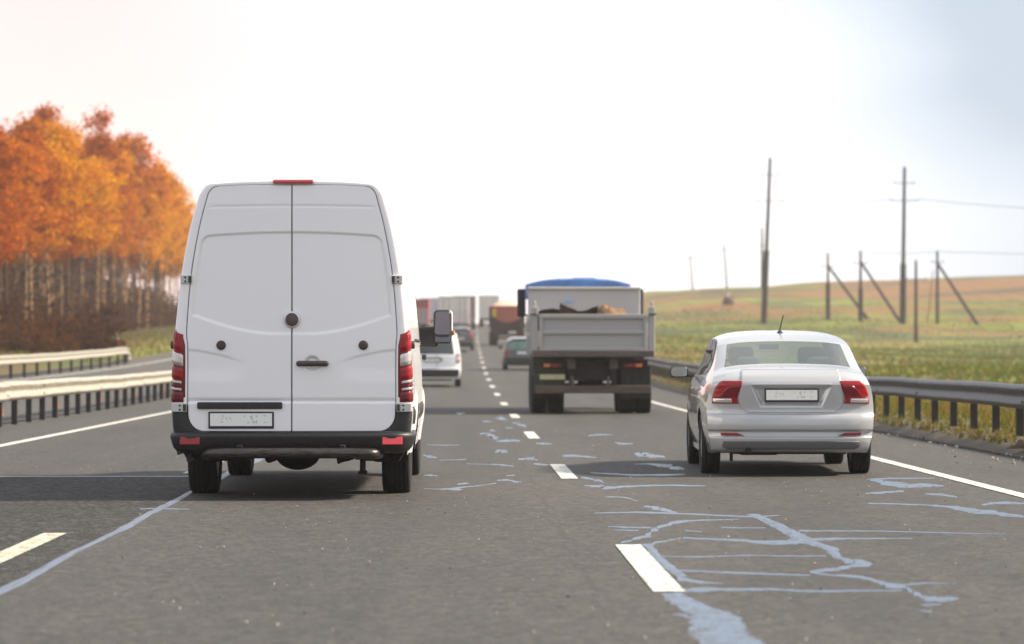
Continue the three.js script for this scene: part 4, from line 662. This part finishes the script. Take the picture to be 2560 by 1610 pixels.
  { const sh = new THREE.Shape(); sh.moveTo(-1.08, 2.45); for (let i = 0; i <= 20; i++) { const u = i / 10 - 1; sh.lineTo(u * 1.08, 2.66 + 0.115 * (1 - Math.abs(u) ** 3)); } sh.lineTo(1.08, 2.45); mesh('cab_roof', new THREE.ExtrudeGeometry(sh, { depth: 1.7, bevelEnabled: true, bevelSize: 0.05, bevelThickness: 0.1, bevelSegments: 4 }).translate(cx - 0.1, 0, -6.95), blue, cab); }
  mesh('roof_hatch', box(0.5, 0.05, 0.5, cx + 0.05, 2.835, -6.1, 0.02), std(lin(0.25, 0.28, 0.36), 0.6), cab);
  mesh('cab_window', [box(1.3, 0.5, 0.02, cx, 2.1, -5.14, 0.01)], M.glassDark, cab); mesh('windscreen', [box(2.0, 0.75, 0.02, cx, 2.0, -7.06, 0.01)], M.glassDark, cab);
  for (const s of [-1, 1]) { mesh('cab_mirror', [box(0.19, 0.62, 0.08, cx + s * 1.30, 2.32, -6.75, 0.04), rod(V(cx + s * 1.1, 2.6, -6.8), V(cx + s * 1.3, 2.6, -6.75), 0.018), rod(V(cx + s * 1.1, 2.05, -6.8), V(cx + s * 1.3, 2.05, -6.75), 0.018)], std(lin(0.03, 0.022, 0.035), 0.5), cab); }
  for (const [y, z] of [[1.88, -0.6], [1.57, -0.7]]) mesh('side_lamp', box(0.09, 0.09, 0.06, cx - 1.27, y, z, 0.015), std(lin(0.62, 0.55, 0.46), 0.5), t);
}
{ // white small van in the middle lane
  const t = onRoad(thing('small_van', 'white compact van half hidden beyond the panel van, dark rear window', 'van', spot(-0.86, 94)), 94), paint = M.white;
  const sil = [[-0.5, 0.25], [-0.06, 0.26], [-0.01, 0.33], [0, 0.46], [0, 0.56], [-0.035, 0.62], [-0.045, 0.82], [-0.055, 1.02], [-0.07, 1.07], [-0.14, 1.36], [-0.21, 1.60], [-0.25, 1.70], [-0.5, 1.78], [-2, 1.82], [-2.8, 1.77], [-2.95, 1.73], [-3.3, 1.42], [-3.6, 1.14], [-3.68, 1.10], [-4.1, 1.0], [-4.34, 0.76], [-4.38, 0.45], [-4.1, 0.25]];
  const k = car(t, { sil, paint, open: false, uw: 0.78, rearGlass: [8, 10], frontGlass: [15, 17], wheels: [-0.85, -3.5], R: 0.315, track: 0.79, tyre: 0.2, len: 4.38, v: 18, plan: curve([[-4.38, 0.62], [-4.1, 0.82], [-3.5, 0.89], [-0.6, 0.895], [-0.15, 0.88], [0, 0.86]]), sec: curve([[0.25, 0.94], [0.5, 1], [0.95, 0.99], [1.1, 0.965], [1.7, 0.83], [1.82, 0.74]]), c1: () => 0.03, c2: () => 0.07, rear: [2, 12], sideGlass: [[[-2.0, 1.12, 1.6], [-2.9, 1.12, 1.58], [-3.4, 1.12, 1.22]]], mirror: [-3.2, 1.15, 1.0] });
  mesh('rear_bumper', k.patch([[0.33, -0.82, 0.82], [0.45, -0.84, 0.84], [0.585, -0.83, 0.83]], 0.02, null, 18, 4), M.plastic, t);
  for (const s of [-1, 1]) { const a = s * 0.80, l = mesh('tail_lamp', k.patch([[0.80, a - 0.055, a + 0.055], [1.10, a - 0.055, a + 0.05]], 0.014, null, 6, 5), M.clear, t); mesh('red_lens', k.patch([[0.80, a - 0.05, a + 0.05], [0.87, a - 0.05, a + 0.05]], 0.02, null, 5, 2, 0.006), M.red, l); mesh('red_lens', k.patch([[1.01, a - 0.05, a + 0.05], [1.09, a - 0.05, a + 0.045]], 0.02, null, 5, 2, 0.006), M.red, l); }
  mesh('plate_recess', k.patch([[0.83, -0.36, 0.30], [0.96, -0.36, 0.30]], 0.006, null, 8, 3), M.greyPaint, t); mesh('grab_bar', box(0.5, 0.035, 0.04, -0.03, 0.945, -0.035, 0.01), M.plastic, t); plate(t, -0.03, 0.875, -0.022, 0.48, 0.09);
  mesh('door_handle', box(0.10, 0.045, 0.03, 0.24, 0.91, -0.03, 0.01), M.plastic, t); mesh('roof_spoiler', box(1.2, 0.03, 0.14, 0, 1.745, -0.27, 0.012), paint, t); mesh('seal', box(0.008, 1.1, 0.02, 0.11, 1.15, -0.035, 0.002), M.black, t);
  mesh('turn_lamp', box(0.05, 0.07, 0.05, 0.79, 1.60, -0.32, 0.02), M.amber, t);
}
function hatchback(name, label, x, d, paint, lampsHigh, glassMat) {
  const t = onRoad(thing(name, label, 'car', spot(x, d)), d);
  const sil = [[-0.5, 0.22], [-0.06, 0.24], [-0.01, 0.33], [0, 0.46], [-0.005, 0.58], [-0.04, 0.64], [-0.06, 0.78], [-0.085, 0.90], [-0.11, 0.94], [-0.26, 1.14], [-0.40, 1.31], [-0.45, 1.36], [-0.8, 1.43], [-1.6, 1.475], [-2.2, 1.44], [-2.35, 1.405], [-2.75, 1.19], [-3.1, 0.98], [-3.18, 0.95], [-3.65, 0.86], [-3.92, 0.68], [-3.97, 0.45], [-3.8, 0.22]];
  const k = car(t, { sil, paint, open: false, uw: 0.82, rearGlass: [8, 10], frontGlass: [15, 17], wheels: [-0.65, -3.15], R: 0.30, track: 0.75, tyre: 0.2, len: 3.97, v: 18, plan: curve([[-3.97, 0.6], [-3.7, 0.77], [-3.2, 0.84], [-1, 0.86], [-0.3, 0.85], [0, 0.82]]), sec: curve([[0.22, 0.93], [0.5, 1], [0.85, 0.985], [0.98, 0.94], [1.35, 0.76], [1.475, 0.64]]), c1: () => 0.035, c2: () => 0.06, rear: [2, 11], sideGlass: [[[-0.6, 1.02, 1.2], [-1.0, 0.97, 1.34], [-2.2, 0.96, 1.36], [-2.9, 0.96, 1.08]]], mirror: [-2.65, 0.98, 0.95], handles: [[-1.2, 0.84]] });
  if (glassMat) t.children.filter((c) => c.name === 'rear_window').forEach((c) => { c.material = glassMat; });
  mesh('rear_bumper', k.patch([[0.30, -0.74, 0.74], [0.44, -0.79, 0.79], [0.60, -0.79, 0.79]], 0.016, null, 18, 4), lampsHigh ? paint : M.plastic, t);
  for (const s of [-1, 1]) { const rows = lampsHigh ? [[0.78, 0.66, 0.80], [0.95, 0.64, 0.775], [1.2, 0.585, 0.68], [1.28, 0.575, 0.63]] : [[0.68, 0.62, 0.79], [0.80, 0.60, 0.79], [0.90, 0.60, 0.75]]; mesh('tail_lamp', k.patch(rows.map(([h, a, b]) => s > 0 ? [h, a, b] : [h, -b, -a]), 0.016, null, 6, 4), M.red, t); }
  plate(t, 0, lampsHigh ? 0.76 : 0.78, lampsHigh ? -0.045 : -0.045, 0.5, 0.11); mesh('spoiler', box(1.02, 0.03, 0.16, 0, 1.385, -0.46, 0.012), paint, t);
  return t;
}
hatchback('hatchback_car', 'dark green hatchback with grey roof just ahead of the tipper lorry', 2.78, 128, phys(lin(0.035, 0.062, 0.05), 0.3, { clearcoat: 1, metalness: 0.4 }), false, phys(lin(0.03, 0.07, 0.06), 0.06, { clearcoat: 1 }));
hatchback('hatchback_car', 'black hatchback with tall red tail lamps driving ahead of the small white van', 0.02, 184, phys(lin(0.016, 0.013, 0.02), 0.3, { clearcoat: 1 }), true);

function boxLorry(name, label, x, d, o) {
  const t = onRoad(thing(name, label, 'lorry', spot(x, d)), d), w = o.w ?? 2.5, H = o.h, len = o.len ?? 7, fl = 1.15;
  const body = mesh('cargo_box', box(w, H - fl, len, 0, (H + fl) / 2, -len / 2 - 0.03, 0.03), o.mat, t);
  const dm = o.doorMat ?? o.mat;
  for (const s of [-1, 1]) { const dr = mesh('rear_door', box(w / 2 - 0.09, H - fl - 0.14, 0.04, s * (w / 4 - 0.015), (H + fl) / 2, 0.0, 0.01), dm, t); for (const k of [0.35, 0.7]) mesh('lock_rod', rod(V(s * w * 0.5 * k, fl + 0.1, 0.035), V(s * w * 0.5 * k, H - 0.1, 0.035), 0.018), M.steel, dr); }
  mesh('rear_sill', [box(w, 0.14, 0.14, 0, fl - 0.04, -0.02, 0.015), box(w, 0.07, 0.1, 0, H - 0.02, -0.01, 0.015)], o.trim ?? M.greyPaint, body);
  if (o.band) mesh('door_band', box(w - 0.1, o.band[1] - o.band[0], 0.05, 0, (o.band[0] + o.band[1]) / 2, 0.004, 0.005), o.band[2], body);
  mesh('frame', [box(0.9, 0.25, len + 1.5, 0, 0.85, -len / 2 - 0.7, 0.02), box(w - 0.2, 0.12, 0.1, 0, 0.5, -0.3, 0.01), box(0.1, 0.4, 0.1, -0.5, 0.7, -0.3, 0.01), box(0.1, 0.4, 0.1, 0.5, 0.7, -0.3, 0.01)], M.under, t);
  for (const s of [-1, 1]) { const l = mesh('tail_lamp', box(0.36, 0.13, 0.05, s * (w / 2 - 0.25), 0.95, -0.05, 0.015), M.red, t); mesh('amber_lens', box(0.14, 0.12, 0.02, s * (w / 2 - 0.15), 0.95, -0.015, 0.005), M.amber, l); mesh('mud_flap', box(0.55, 0.5, 0.03, s * (w / 2 - 0.3), 0.52, -0.75, 0.01), M.under, t); wheel(t, s * (w / 2 - 0.3), -1.4, 0.48, 0.5, M.under, s); wheel(t, s * (w / 2 - 0.2), -len - 1.2, 0.48, 0.3, M.under, s); }
  mesh('cab', [box(Math.min(w, 2.4), 2.0, 1.8, 0, 1.75, -len - 1.1, 0.12)], o.cab ?? o.mat, t);
  return t;
}
const dusty = (r, g, b) => std(lin(r, g, b), 0.7);
{ // brown-red tipper with a rounded tailgate, right lane far ahead
  const t = onRoad(thing('tipper_lorry', 'rust-red round-tailed tipper lorry far ahead in the right lane', 'lorry', spot(3.32, 203)), 203), red = dusty(0.36, 0.11, 0.075), dk = dusty(0.045, 0.026, 0.026);
  const tub = (y0, y1, z, hw, b) => sheet(20, 8, (i, j) => { const u = i / 10 - 1, v = j / 8; return [u * hw, lerp(y0 + b * (u * u), y1, v), z + 0.12 * (1 - u * u)]; });
  mesh('tailgate', tub(1.62, 2.66, 0, 1.06, 0.5), red, t);
  mesh('tub', [box(2.44, 1.3, 0.1, 0, 2.04, -0.06, 0.02), box(0.14, 1.5, 5, -1.18, 2.0, -2.5, 0.05), box(0.14, 1.5, 5, 1.18, 2.0, -2.5, 0.05), box(2.3, 0.1, 5, 0, 1.35, -2.5, 0.02)], dk, t);
  mesh('tub_rim', [box(2.5, 0.16, 0.16, 0, 2.74, -0.02, 0.05)], dusty(0.45, 0.09, 0.09), t);
  mesh('tarp_cover', sheet(20, 8, (i, j) => { const u = i / 10 - 1, v = j / 8; return [u * 1.15, 2.74 + (0.42 + 0.1 * Math.sin(v * 9)) * (1 - u * u) * sst(-0.05, 0.3, v), -0.3 - 4.6 * v]; }), dusty(0.52, 0.44, 0.33), t);
  mesh('marker_panel', box(0.26, 0.56, 0.02, -0.93, 2.32, 0.09, 0.01), dusty(0.62, 0.44, 0.05), t);
  mesh('rear_body', [box(2.36, 0.75, 0.3, 0, 1.1, -0.25, 0.04), box(2.2, 0.16, 0.1, 0, 0.55, -0.1, 0.02), box(0.9, 0.3, 7, 0, 0.9, -3.6, 0.02)], dk, t);
  plate(t, 0.35, 0.95, -0.08, 0.52, 0.12);
  for (const s of [-1, 1]) { mesh('mud_flap', box(0.6, 0.55, 0.04, s * 0.9, 0.62, -0.35, 0.01), M.under, t); mesh('tail_lamp', box(0.3, 0.1, 0.04, s * 0.9, 1.0, -0.08, 0.01), M.darkred, t); for (const z of [-1.1, -2.4, -5.6]) wheel(t, s * 0.95, z, 0.5, 0.55, M.under, s); }
  mesh('cab', box(2.3, 1.9, 1.8, 0, 1.9, -6.1, 0.12), dusty(0.5, 0.42, 0.3), t);
}
boxLorry('box_lorry', 'off-white box lorry behind the black hatchback with a brownish lower half', -0.52, 258, { h: 3.55, w: 2.75, len: 7, mat: dusty(0.74, 0.70, 0.66), trim: dusty(0.2, 0.18, 0.17), band: [1.2, 2.35, dusty(0.66, 0.60, 0.58)] });
boxLorry('box_lorry', 'dark mauve-grey lorry rising behind the off-white box lorry', 0.5, 322, { h: 3.75, mat: dusty(0.22, 0.18, 0.18) });
boxLorry('box_lorry', 'tall cream box lorry near the crest in the right lane', 3.55, 352, { h: 3.85, mat: dusty(0.76, 0.72, 0.67), cab: dusty(0.4, 0.38, 0.36) });
boxLorry('box_lorry', 'red-backed lorry in the left lane just past the panel van', -4.15, 272, { h: 3.35, mat: dusty(0.34, 0.07, 0.07), band: [1.2, 2.5, dusty(0.40, 0.32, 0.33)] });
boxLorry('box_lorry', 'lilac-grey lorry in the left lane behind the red-backed lorry', -3.1, 318, { h: 3.5, mat: dusty(0.58, 0.53, 0.62) });

// ---------------------------------------------------------------- power poles, cables and small things on the right
function pole(name, label, x, d, h, r, opt = {}) {
  r *= 1.25; const y = landY(x, d) - 0.15, t = thing(name, label, 'utility pole', [x, y, -d], 0, opt.group), lean = opt.lean ?? 0, H = h + 0.15;
  mesh('shaft', rod(V(0, 0, 0), V(lean, H, 0), r, r * 0.62, 14), opt.mat ?? M.pole, t);
  if (opt.sleeve) mesh('base_sleeve', rod(V(0.012, 0, 0), V(lean * opt.sleeve / H, opt.sleeve, 0), r * 1.35, r * 1.25, 12), opt.mat ?? M.pole, t);
  for (const [dy, half] of opt.arms ?? []) { const a = mesh('cross_arm', box(half * 2, 0.08, 0.08, lean, H - dy, 0.02, 0.01), opt.mat ?? M.pole, t); for (const s of [-0.95, 0.95]) mesh('insulator', rod(V(lean + s * half, H - dy + 0.05, 0.02), V(lean + s * half, H - dy + 0.3, 0.02), 0.06, 0.04, 8), M.insulator, a); }
  if (opt.cap !== false) mesh('top_insulator', rod(V(lean, H, 0), V(lean, H + 0.28, 0), 0.05, 0.05, 8), M.insulator, t);
  if (opt.strut) { const [dx, dz, dy] = opt.strut, gy = landY(x + dx, d - dz) - y - 0.2; mesh('brace', rod(V(dx, gy, dz), V(lean, H - dy, 0), r * 0.95, r * 0.7, 10), opt.mat ?? M.pole, t); }
  t.userData.tip = undefined; delete t.userData.tip;
  return V(x + lean, y + H, -d);
}
const tipA = pole('power_pole', 'very tall leaning wooden power pole just left above the silver car', 34.7, 330, 18.9, 0.21, { lean: 0.75, arms: [[1.9, 1.1], [4.9, 1.6]], sleeve: 8.5 });
const tipB = pole('power_pole', 'very tall dark power pole with two cross arms right of the silver car', 50.6, 330, 17.9, 0.22, { lean: 0.25, arms: [[1.8, 1.2], [3.8, 1.6]], sleeve: 7, mat: M.concrete });
const tip1 = pole('braced_pole', 'short braced power pole, leftmost of the three with a slanting brace', 44.6, 350, 8.0, 0.17, { arms: [[1.5, 0.8]], strut: [4.9, 0.5, 1.4], sleeve: 4.6 });
const tip2 = pole('braced_pole', 'short braced power pole, middle of the three with a slanting brace', 46.9, 338, 8.2, 0.17, { arms: [[1.4, 0.9]], strut: [4.7, 0.5, 1.2], sleeve: 4 });
const tip3 = pole('braced_pole', 'short braced power pole, rightmost of the three with a slanting brace', 54.6, 330, 8.2, 0.17, { arms: [[1.2, 0.7]], strut: [4.6, 0.8, 1.3] });
const tip4 = pole('slim_pole', 'slim plain pole standing low on the slope between the braced poles', 44.4, 281, 7.9, 0.15, { arms: [[1.8, 1.0]] });
pole('thin_stake', 'thin pale leaning stake beside the rightmost braced pole', 53.4, 330, 6.0, 0.07, { lean: 0.7, cap: false, mat: std(lin(0.30, 0.19, 0.10), 0.9) });
const tip5 = pole('slim_pole', 'dark slim pole on the hill crest left of the very tall leaning pole', 50, 478, 10, 0.20, { arms: [[3, 0.4]] });
const tip6 = pole('slim_pole', 'faint slim pole on the crest, second left of the tall leaning pole', 49, 530, 8.2, 0.15, { lean: -0.6, arms: [[1, 0.8]] });
const tip7 = pole('slim_pole', 'faint slim pole on the crest, farthest left towards the tipper lorry', 43.5, 540, 6.6, 0.14, { lean: -0.5, arms: [[0.6, 0.7]] });
function cable(label, pts, sag) {
  const c = []; for (let i = 0; i < pts.length - 1; i++) for (let k = 0; k < 8; k++) { const t = k / 8, p = pts[i].clone().lerp(pts[i + 1], t); p.y -= sag * 4 * t * (1 - t); c.push(p); } c.push(pts[pts.length - 1]);
  const o = c[0].clone(), g = new THREE.TubeGeometry(new THREE.CatmullRomCurve3(c.map((p) => p.clone().sub(o))), c.length * 2, 0.028, 5, false), m = new THREE.Mesh(g, M.wire);
  m.name = numbered('power_cable'); m.position.copy(o); m.castShadow = m.receiveShadow = true; m.userData = { label, category: 'cable' }; scene.add(m);
}
const dn = (p, y, x = 0) => V(p.x + x, p.y - y, p.z);
cable('thin cable running level along the tops of the braced poles to the right edge', [dn(tip7, 0.4), dn(tip6, 0.8), tip1, tip2, tip3, V(88, landY(88, 326) + 8, -326)], 0.25);
cable('thin cable crossing the sky low above the lorries towards the crest poles', [V(-30, 13.6, -560), dn(tip7, 0.6)], 1.2);
cable('upper slack cable from the tall dark pole towards the right edge', [dn(tipB, 3.6, 1.5), V(96, landY(96, 318) + 13.5, -318)], 1.2);
cable('slack cable between the two very tall power poles', [dn(tipA, 4.7, 1.4), dn(tipB, 3.6, -1.5)], 0.5);
{ // heap on the slope
  const x = 37.3, d = 402, t = thing('earth_heap', 'small mauve-brown heap with a pale top alone on the hillside', 'heap', [x, landY(x, d) - 0.15, -d]);
  const g = new THREE.SphereGeometry(1, 20, 12), p = g.attributes.position; for (let i = 0; i < p.count; i++) { const k = 0.75 + 0.5 * fbm(p.getX(i) * 2 + 5, p.getZ(i) * 2 + p.getY(i) * 2 + 5, 3, 3); p.setXYZ(i, p.getX(i) * 0.85 * k, Math.max(0, p.getY(i) * 1.0 * k + 0.35), p.getZ(i) * 0.8 * k); } g.computeVertexNormals();
  mesh('mound', g, std(lin(0.15, 0.09, 0.09), 0.95, 0, { map: rep(dirtTex, 2) }), t); mesh('pale_stone', box(0.3, 0.75, 0.3, 0.02, 1.35, 0.3, 0.1), std(lin(0.55, 0.52, 0.52), 0.9), t);
}
{ // marker at the wood's edge
  const x = -17.9, d = 152, t = thing('marker_post', 'small red and white marker post at the edge of the wood', 'post', [x, landY(x, d) - 0.1, -d]);
  mesh('stake', box(0.12, 0.9, 0.08, 0, 0.45, 0, 0.02), std(lin(0.6, 0.56, 0.5), 0.7), t); mesh('red_band', box(0.13, 0.34, 0.09, 0, 0.62, 0, 0.02), std(lin(0.45, 0.05, 0.03), 0.6), t);
}
{ // scrap of litter at the road edge
  const [x, y, z] = P(6.62, 34.2, 0.055), g = sheet(5, 3, (i, j) => [i * 0.05 - 0.12, 0.06 * Math.sin(i * 0.9) * (j / 3) + 0.01 + 0.02 * j, j * 0.05 - 0.07]), m = mesh('paper_scrap', g, std(lin(0.62, 0.5, 0.42), 0.8), scene); m.position.set(x, y, z); m.rotation.y = 0.5; m.userData = { label: 'crumpled pale scrap of paper on the right road edge', category: 'litter' };
}

// ---------------------------------------------------------------- the wood on the left
const leafMat = phys(0xffffff, 1, { vertexColors: true, transmission: 0.42, thickness: 0, side: THREE.DoubleSide, specularIntensity: 0.05 });
function leaves(list, tone, seed) { // list of clumps [x, y, z, radius, count]
  const rg = mulberry(seed), pos = [], col = [], nor = [];
  for (const [cx, cy, cz, R, n] of list) {
    const shade = 0.8 + 0.4 * rg();
    for (let k = 0; k < n; k++) {
      const a = rg() * 6.283, u = rg() * 2 - 1, r = R * Math.pow(rg(), 0.75) * 1.3, s = Math.sqrt(1 - u * u), c = V(cx + Math.cos(a) * s * r, cy + u * r * 0.72, cz + Math.sin(a) * s * r), sz = 0.075 + 0.085 * rg();
      const d1 = V(rg() - 0.5, rg() - 0.5, rg() - 0.5).normalize(), d2 = V(rg() - 0.5, rg() - 0.5, rg() - 0.5).cross(d1).normalize(), p = [c.clone().addScaledVector(d1, sz), c.clone().addScaledVector(d2, sz * 0.62), c.clone().addScaledVector(d1, -sz), c.clone().addScaledVector(d2, -sz * 0.62)], nn = d1.cross(d2).normalize();
      for (const i of [0, 1, 2, 0, 2, 3]) { pos.push(p[i].x, p[i].y, p[i].z); nor.push(nn.x, nn.y, nn.z); }
      const j = shade * (0.75 + 0.5 * rg()), h = rg() * 0.25, cc = [tone[0] * j, tone[1] * j * (1 + h), tone[2] * j]; for (let i = 0; i < 6; i++) col.push(...cc);
    }
  }
  const g = new THREE.BufferGeometry(); g.setAttribute('position', new THREE.Float32BufferAttribute(pos, 3)); g.setAttribute('normal', new THREE.Float32BufferAttribute(nor, 3)); g.setAttribute('color', new THREE.Float32BufferAttribute(col, 3)); return g;
}
const birchBark = std(lin(0.50, 0.34, 0.20), 0.85, 0, { map: rep(birchTex, 1, 5) }), pineBark = std(lin(0.12, 0.045, 0.018), 0.95, 0, { map: rep(dirtTex, 1, 4) });
const TONES = { orange: [0.52, 0.140, 0.002], gold: [0.62, 0.235, 0.003], rust: [0.40, 0.085, 0.002] };
function makeTree(kind, tone, seed) {
  const rg = mulberry(seed), birch = kind === 'birch', H = 13 + 2 * rg(), r0 = birch ? 0.10 : 0.135, bend = (y) => { const t = y / H; return [Math.sin(t * 2.2 + seed) * 0.35 * t + (seed % 3 - 1) * 0.4 * t, Math.cos(t * 1.7 + seed * 2) * 0.3 * t]; };
  const NS = 12, trunk = [];
  trunk.push(sheet(9, NS, (i, j) => { const y = H * 0.97 * j / NS, a = i / 9 * 6.28319, r = r0 * (1 - 0.86 * j / NS) * (j === 0 ? 1.35 : 1), b = bend(y); return [b[0] + Math.cos(a) * r, y, b[1] + Math.sin(a) * r]; }, (i, j) => [i / 9, H * j / NS / 10]));
  const clumps = [], base = H * (birch ? 0.44 : 0.50), top = H;
  const limbs = [];
  for (let k = 0; k < 58; k++) {
    const f = Math.pow(rg(), 0.8), y = lerp(base, top, f), a = rg() * 6.283, spread = (birch ? 1.9 : 2.4) * (0.8 + 0.4 * Math.sin(a * 2 + seed)) * Math.sin(Math.PI * clamp(0.12 + f * 0.86)) * (0.35 + 0.75 * rg()) + 0.15, b = bend(y), c = [b[0] + Math.cos(a) * spread, y + 0.25, b[1] + Math.sin(a) * spread];
    clumps.push([...c, 0.45 + 0.55 * rg(), 58 + Math.floor(55 * rg())]);
    if (k < 16) { const y2 = y - 0.5 - spread * 0.35, b2 = bend(y2); limbs.push(rod(V(b2[0], y2, b2[1]), V(...c), 0.045, 0.012, 5)); }
  }
  for (let k = 0; k < 5; k++) { const y = lerp(base * 0.45, base, rg()), a = rg() * 6.283, b = bend(y); limbs.push(rod(V(b[0], y, b[1]), V(b[0] + Math.cos(a) * 0.9, y + 0.5, b[1] + Math.sin(a) * 0.9), 0.025, 0.006, 4)); }
  const g = new THREE.Group(); mesh('trunk', [...trunk, ...limbs], birch ? birchBark : pineBark, g); mesh('crown', leaves(clumps, TONES[tone], seed + 50), leafMat, g);
  return g;
}
const KINDS = [['birch', 'gold'], ['birch', 'orange'], ['pine', 'orange'], ['birch', 'rust'], ['birch', 'orange'], ['pine', 'gold'], ['pine', 'orange'], ['birch', 'rust']];
const protos = KINDS.map(([k, c], i) => makeTree(k, c, 101 + i * 7));
const woodEdge = (d) => -(24.0 + 0.034 * (d - 150));
{
  const rg = mulberry(321), placed = [];
  for (let tries = 0; tries < 6000 && placed.length < 215; tries++) {
    const d = 152 + 185 * rg(), x = woodEdge(d) - Math.pow(rg(), 1.3) * 34, lim = -0.168 * d - 4;
    if (x < lim || placed.some((p) => Math.hypot(p[0] - x, (p[1] - d) * 0.8) < 2.25)) continue;
    placed.push([x, d]);
    const late = rg() < sst(190, 300, d) * 0.6, i = late ? (rg() < 0.6 ? 0 : 5) : Math.floor(rg() * KINDS.length), [k, c] = KINDS[i], g = protos[i].clone(), front = x > woodEdge(d) - 5;
    g.name = numbered(k + '_tree'); g.position.set(x, landY(x, d) - 0.12, -d); g.rotation.y = rg() * 6.283; const s = 0.82 + 0.34 * rg(), tall = linear([[150, 0.76], [175, 0.82], [210, 1.0], [255, 1.12], [320, 0.93]])(d); g.scale.set(s, s * tall, s);
    g.userData = { label: (c === 'gold' ? 'golden ' : c === 'rust' ? 'rust-coloured ' : 'orange ') + (k === 'birch' ? 'white-barked birch' : 'brown-trunked pine') + (front ? ' on the road side of the wood, ' : ' inside the wood, ') + (d < 200 ? 'left end' : d < 262 ? 'middle part' : 'far end'), category: 'tree', group: 'trees of the roadside wood on the left' };
    scene.add(g);
  }
  // undergrowth
  const cl = [], r2 = mulberry(77); for (let k = 0; k < 9; k++) cl.push([(r2() - 0.5) * 1.6, 0.3 + r2() * 1.3, (r2() - 0.5) * 1.6, 0.5 + 0.3 * r2(), 34]);
  const ug = leaves(cl, [1, 1, 1], 78), n = 2200, im = new THREE.InstancedMesh(ug, leafMat, n), m4 = new THREE.Matrix4(), q = new THREE.Quaternion();
  for (let k = 0; k < n; k++) { const d = 138 + 205 * rg(), x = (rg() < 0.25 ? lerp(-18, woodEdge(d), sst(150, 185, d)) : woodEdge(d) - 0.5) - rg() * (rg() < 0.3 ? 8 : 34), deep = sst(0, 14, woodEdge(d) - x), s = 0.6 + 0.7 * rg() + 2.2 * deep * rg(); m4.compose(V(x, landY(x, d) - 0.1, -d), q.setFromEuler(new THREE.Euler(0, rg() * 6.28, 0)), V(s, s * (0.8 + 0.5 * rg()), s)); im.setMatrixAt(k, m4); const c = rg(); im.setColorAt(k, c < 0.6 ? lin(0.055, 0.016, 0.005) : c < 0.93 ? lin(0.09, 0.027, 0.006) : lin(0.24, 0.10, 0.010)); }
  im.name = 'undergrowth'; im.userData = { kind: 'stuff', label: 'dense brown undergrowth between the trunks of the wood', category: 'undergrowth' }; im.castShadow = im.receiveShadow = true; scene.add(im);
}
// ---------------------------------------------------------------- grass
{
  const rg = mulberry(41), pos = [], nor = [];
  for (let k = 0; k < 9; k++) { const a = rg() * 6.28, l = 0.35 + 0.35 * rg(), w = 0.035, bx = (rg() - 0.5) * 0.3, bz = (rg() - 0.5) * 0.3, ox = Math.cos(a) * w, oz = Math.sin(a) * w, tx = (rg() - 0.5) * 0.4, tz = (rg() - 0.5) * 0.4; pos.push(bx - ox, 0, bz - oz, bx + ox, 0, bz + oz, bx + tx, l, bz + tz); const nn = V(-Math.sin(a), 0.7, Math.cos(a)).normalize(); for (let i = 0; i < 3; i++) nor.push(nn.x, nn.y, nn.z); }
  const g = new THREE.BufferGeometry(); g.setAttribute('position', new THREE.Float32BufferAttribute(pos, 3)); g.setAttribute('normal', new THREE.Float32BufferAttribute(nor, 3));
  const n = 52000, im = new THREE.InstancedMesh(g, phys(0xffffff, 1, { transmission: 0.3, thickness: 0, side: THREE.DoubleSide, specularIntensity: 0.3 }), n), m4 = new THREE.Matrix4(), q = new THREE.Quaternion();
  let k = 0;
  while (k < n) {
    const z = rg(); let x, d;
    if (z < 0.22) { d = 26 + 90 * rg() ** 1.5; x = 6.75 + 9 * rg() ** 1.6; } else if (z < 0.9) { d = 90 + 300 * rg(); x = 8 + rg() * (0.2 * d + 4); } else { d = 130 + 210 * rg(); x = -16.2 - 12 * rg(); }
    const dry = fbm(x / 13, d / 22, 5, 31) + 0.12 * (rg() - 0.5); if (z < 0.9 && dry > 0.60 && rg() < 0.7) continue;
    const s = (z < 0.22 ? 0.18 + 0.16 * sst(6.8, 10, x) : 0.42) * (0.5 + 0.8 * rg() * rg());
    m4.compose(V(x, landY(x, d) - 0.02, -d), q.setFromEuler(new THREE.Euler(0, rg() * 6.28, 0)), V(s * 1.2, s, s * 1.2)); im.setMatrixAt(k, m4);
    const c = rg() + (dry - 0.5) + (z < 0.22 ? 0.42 : 0); im.setColorAt(k, c < 0.45 ? lin(0.085, 0.11, 0.008) : c < 0.82 ? lin(0.15, 0.15, 0.010) : lin(0.21, 0.13, 0.03)); k++;
  }
  im.name = 'grass'; im.userData = { kind: 'stuff', label: 'short green and straw-coloured grass on verges and hillside', category: 'grass' }; im.castShadow = im.receiveShadow = true; scene.add(im);
}

renderer.render(scene, camera);
